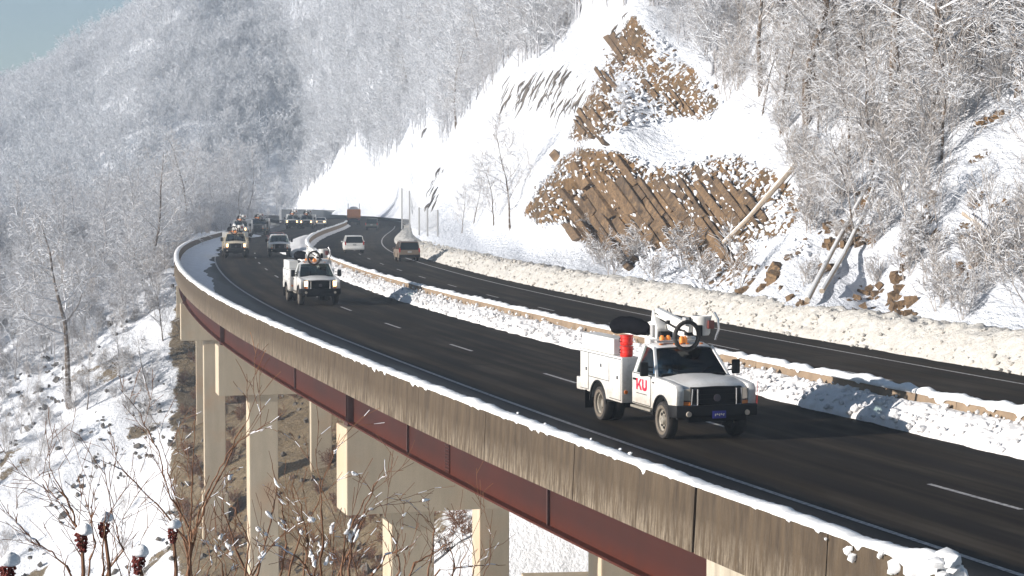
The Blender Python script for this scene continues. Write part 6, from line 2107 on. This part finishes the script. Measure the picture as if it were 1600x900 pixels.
# --- cars of the right carriageway
def suv(name, paint, Lh=4.7, Wd=1.86, H=1.72, dark_low=False, box=False):
    """origin under the rear bumper, forward is +x"""
    t = empty(name); h = Wd / 2
    for sy in (-1, 1):
        mb = MB()
        a1 = arc_pts(.95, .36, .40, 172, 8, 10); a2 = arc_pts(Lh - .9, .36, .40, 172, 8, 10)
        poly = [(0, .38)] + [(.50, .34)] + a1 + [(1.4, .32), (Lh - 1.35, .32)] + a2 + [(Lh - .45, .36), (Lh, .45), (Lh, .80), (Lh - .25, .95), (Lh - 1.15, 1.02), (.05, 1.05), (0, .9)]
        mb.prism(poly, sy * (h - .22), sy * h); mb.build('side_panel', M[paint], t, bevel=.03, smooth=True)
        for d0, d1 in ((1.30, 2.25), (2.29, 3.25)):
            mb = MB(); mb.box(((d0 + d1) / 2, sy * (h + .003), .70), (d1 - d0, .014, .60)); mb.build('door', M[paint], t, bevel=.006, segs=1)
        for x in (.95, Lh - .9): wheel(t, x, sy * (h - .13), .345, .22, sy, False, 5)
        mb = MB(); mb.box((Lh - 1.45, sy * (h + .12), 1.08), (.10, .18, .13)); mb.build('mirror', M[paint], t, bevel=.02)
        mb = MB(); mb.box((.02, sy * (h - .08), 1.0), (.06, .13, .34)); mb.build('tail_light', M['red_lens'], t, bevel=.01)
    mb = MB(); mb.box((Lh / 2, 0, .66), (Lh - .1, Wd - .42, .62)); mb.build('body_core', M[paint], t, bevel=.05)
    mb = MB(); mb.box((Lh - .62, 0, .97), (1.15, Wd - .42, .10)); mb.build('bonnet', M[paint], t, bevel=.04)
    # greenhouse
    gl = [(.05, 1.03), (.30 if not box else .12, H - .08), (Lh - 2.1, H - .06), (Lh - 1.25, 1.03)]
    def ring(inset_b, inset_t, dz=0, dx=0):
        return [((x + (dx if i in (0, 1) else -dx)), s_ * (h - (inset_b if i in (0, 3) else inset_t)), z + dz) for s_ in (-1, 1) for i, (x, z) in enumerate(gl)]
    P = ring(.06, .20)
    mb = MB(); mb.add(P, [(0, 1, 2, 3), (7, 6, 5, 4), (0, 4, 5, 1), (2, 6, 7, 3), (1, 5, 6, 2)]); mb.build('glasshouse', M['dark_glass'], t)
    mb = MB(); x0, x1 = gl[1][0], gl[2][0]
    mb.box(((x0 + x1) / 2, 0, H - .05), (x1 - x0 + .10, Wd - .36, .07)); mb.build('roof', M[paint], t, bevel=.03, smooth=True)
    for sy in (-1, 1):
        for (a, b) in (((.04, h - .05, 1.02), (gl[1][0] - .02, h - .19, H - .07)), ((1.30, h - .05, 1.03), (1.32, h - .19, H - .07)), ((2.27, h - .05, 1.03), (2.25, h - .19, H - .07)), ((gl[3][0] + .02, h - .05, 1.02), (gl[2][0] + .02, h - .19, H - .07))):
            mb = MB(); bar(mb, (a[0], sy * a[1], a[2]), (b[0], sy * b[1], b[2]), .05, .09); mb.build('pillar', M[paint], t)
        mb = MB(); bar(mb, (x0 + .1, sy * (h - .26), H + .03), (x1 - .1, sy * (h - .26), H + .03), .03, .03); mb.build('roof_rail', M['black'], t)
    mb = MB(); mb.box((.0, 0, .80), (.05, Wd - .30, .44)); mb.build('tailgate', M[paint], t, bevel=.02)
    mb = MB(); mb.box((-.06, 0, .50), (.16, Wd - .06, .24)); mb.build('rear_bumper', M['black' if dark_low else paint], t, bevel=.04, smooth=True)
    mb = MB(); mb.box((-.035, 0, .86), (.02, .34, .16)); mb.build('number_plate', M['silver_paint'], t)
    mb = MB(); mb.box((Lh + .02, 0, .52), (.14, Wd - .06, .24)); mb.build('front_bumper', M['black' if dark_low else paint], t, bevel=.04, smooth=True)
    mb = MB(); mb.box((Lh - .01, 0, .76), (.06, 1.0, .18)); mb.build('grille', M['black'], t)
    for sy in (-1, 1):
        mb = MB(); mb.box((Lh - .02, sy * (h - .20), .78), (.08, .30, .16)); mb.build('headlight', M['lamp_off'], t, bevel=.02)
    return t


s1 = suv('minivan', 'car_white', 4.8, 1.92, 1.72); place(s1, 554, 396, True)
tag(s1, 'white minivan driving away in the left lane of the right carriageway', 'van')
s2 = suv('sport_utility', 'tan_paint', 4.6, 1.86, 1.75, True, True); place(s2, 640, 409, True)
tag(s2, 'tan four-wheel-drive wagon driving away close to the salted snow bank', 'car')
s3 = suv('green_wagon', 'green_paint', 4.6, 1.9, 1.80, True, True); place(s3, 580.5, 360, True)
tag(s3, 'dark green wagon far away in the right lane, right of the orange lorry', 'car')
s4 = suv('dark_car', 'red_dark', 4.6, 1.8, 1.45, True)
v = world(431, 384, z=0); place(s4, 431, 384); d_ = float(refd(v.y)); s4.location = (v.x + 4.6 * (-.0) , v.y, .006)
s4.location = s4.location + Vector((-math.cos(s4.rotation_euler.z), -math.sin(s4.rotation_euler.z), 0)) * 4.6
tag(s4, 'dark red car mostly hidden behind the white pickup', 'car')
s5 = suv('pale_car', 'car_white', 4.6, 1.8, 1.5); place(s5, 500.5, 353.5)
s5.location = s5.location + Vector((-math.cos(s5.rotation_euler.z), -math.sin(s5.rotation_euler.z), 0)) * 4.6
relight(s5, 'lamp_on')
tag(s5, 'distant car with lit headlights where the far road bends behind the median', 'car')

# orange lorry far away
lo_ = empty('dump_truck')
mb = MB(); mb.box((3.0, 0, 2.05), (5.6, 2.3, 1.5)); bx_ = mb.build('dump_box', M['orange_paint'], lo_, bevel=.05)
for i in range(5):
    mb = MB(); mb.box((.6 + i * 1.2, -1.17, 2.05), (.10, .08, 1.4)); mb.build('rib', M['orange_paint'], bx_)
for y in (-.75, -.25, .25, .75):
    mb = MB(); mb.box((.17, y, 2.05), (.08, .10, 1.4)); mb.build('rib', M['orange_paint'], bx_)
mb = MB(); mb.box((3.2, 0, 3.0), (4.6, 2.0, .5), taper=.5); mb.build('load', M['silver_paint'], lo_, bevel=.1)
mb = MB(); mb.box((6.9, 0, 1.9), (1.7, 2.2, 1.7)); mb.build('cab', M['orange_paint'], lo_, bevel=.1)
mb = MB(); mb.box((3.8, 0, .95), (7.4, .9, .3)); mb.build('chassis_frame', M['black'], lo_)
mb = MB(); mb.box((.1, 0, .75), (.12, 2.2, .5)); mb.build('rear_bumper', M['black'], lo_)
for sy in (-1, 1):
    for x in (1.3, 2.6, 6.8): wheel(lo_, x, sy * 1.0, .5, .3, sy, x < 5)
    mb = MB(); mb.box((.03, sy * .95, 1.0), (.05, .2, .14)); mb.build('tail_light', M['red_lens'], lo_)
    mb = MB(); mb.tube([(5.9, sy * 1.0, 1.2), (5.9, sy * 1.0, 3.8)], .07, 8); mb.build('exhaust_stack', M['chrome'], lo_)
place(lo_, 552.5, 352, True)
tag(lo_, 'orange dump lorry driving away far down the right carriageway', 'lorry')
# mark stakes by the barrier (thin red whip beside the nearest truck's bumper)
mb = MB(); mb.tube([(0, 0, 0), (.02, 0, .7), (-.03, 0, 1.5)], [.012, .009, .005], 5)
wh = mb.build('marker_whip', M['red_lens'], loc=T1w(.95, 1.05, .6)); wh.parent = None
bpy.data.objects.remove(wh)
mb = MB(); mb.tube([(.90, 1.0, .70), (.93, 1.0, 1.05), (.90, 1.02, 1.35)], [.010, .007, .004], 5); mb.build('marker_whip', M['red_lens'], truck)

# =================================================================== HAZE
def haze():
    mb = MB()
    x0, x1, y0, y1, z0, z1 = -700, 420, -60, 1020, -75, 215
    mb.box(((x0 + x1) / 2, (y0 + y1) / 2, (z0 + z1) / 2), (x1 - x0, y1 - y0, z1 - z0))
    m = bpy.data.materials.new('thin_winter_haze'); m.use_nodes = True
    nt = m.node_tree
    for n in list(nt.nodes): nt.nodes.remove(n)
    v = nt.nodes.new('ShaderNodeVolumePrincipled')
    v.inputs['Color'].default_value = (.72, .85, 1.0, 1)
    v.inputs['Density'].default_value = HAZE
    v.inputs['Anisotropy'].default_value = 0.0
    o = nt.nodes.new('ShaderNodeOutputMaterial'); nt.links.new(v.outputs[0], o.inputs['Volume'])
    h = mb.build('haze', m)
    h['kind'] = 'stuff'; h['label'] = 'thin bluish winter haze lying over the whole valley'


HAZE = .00045
haze()
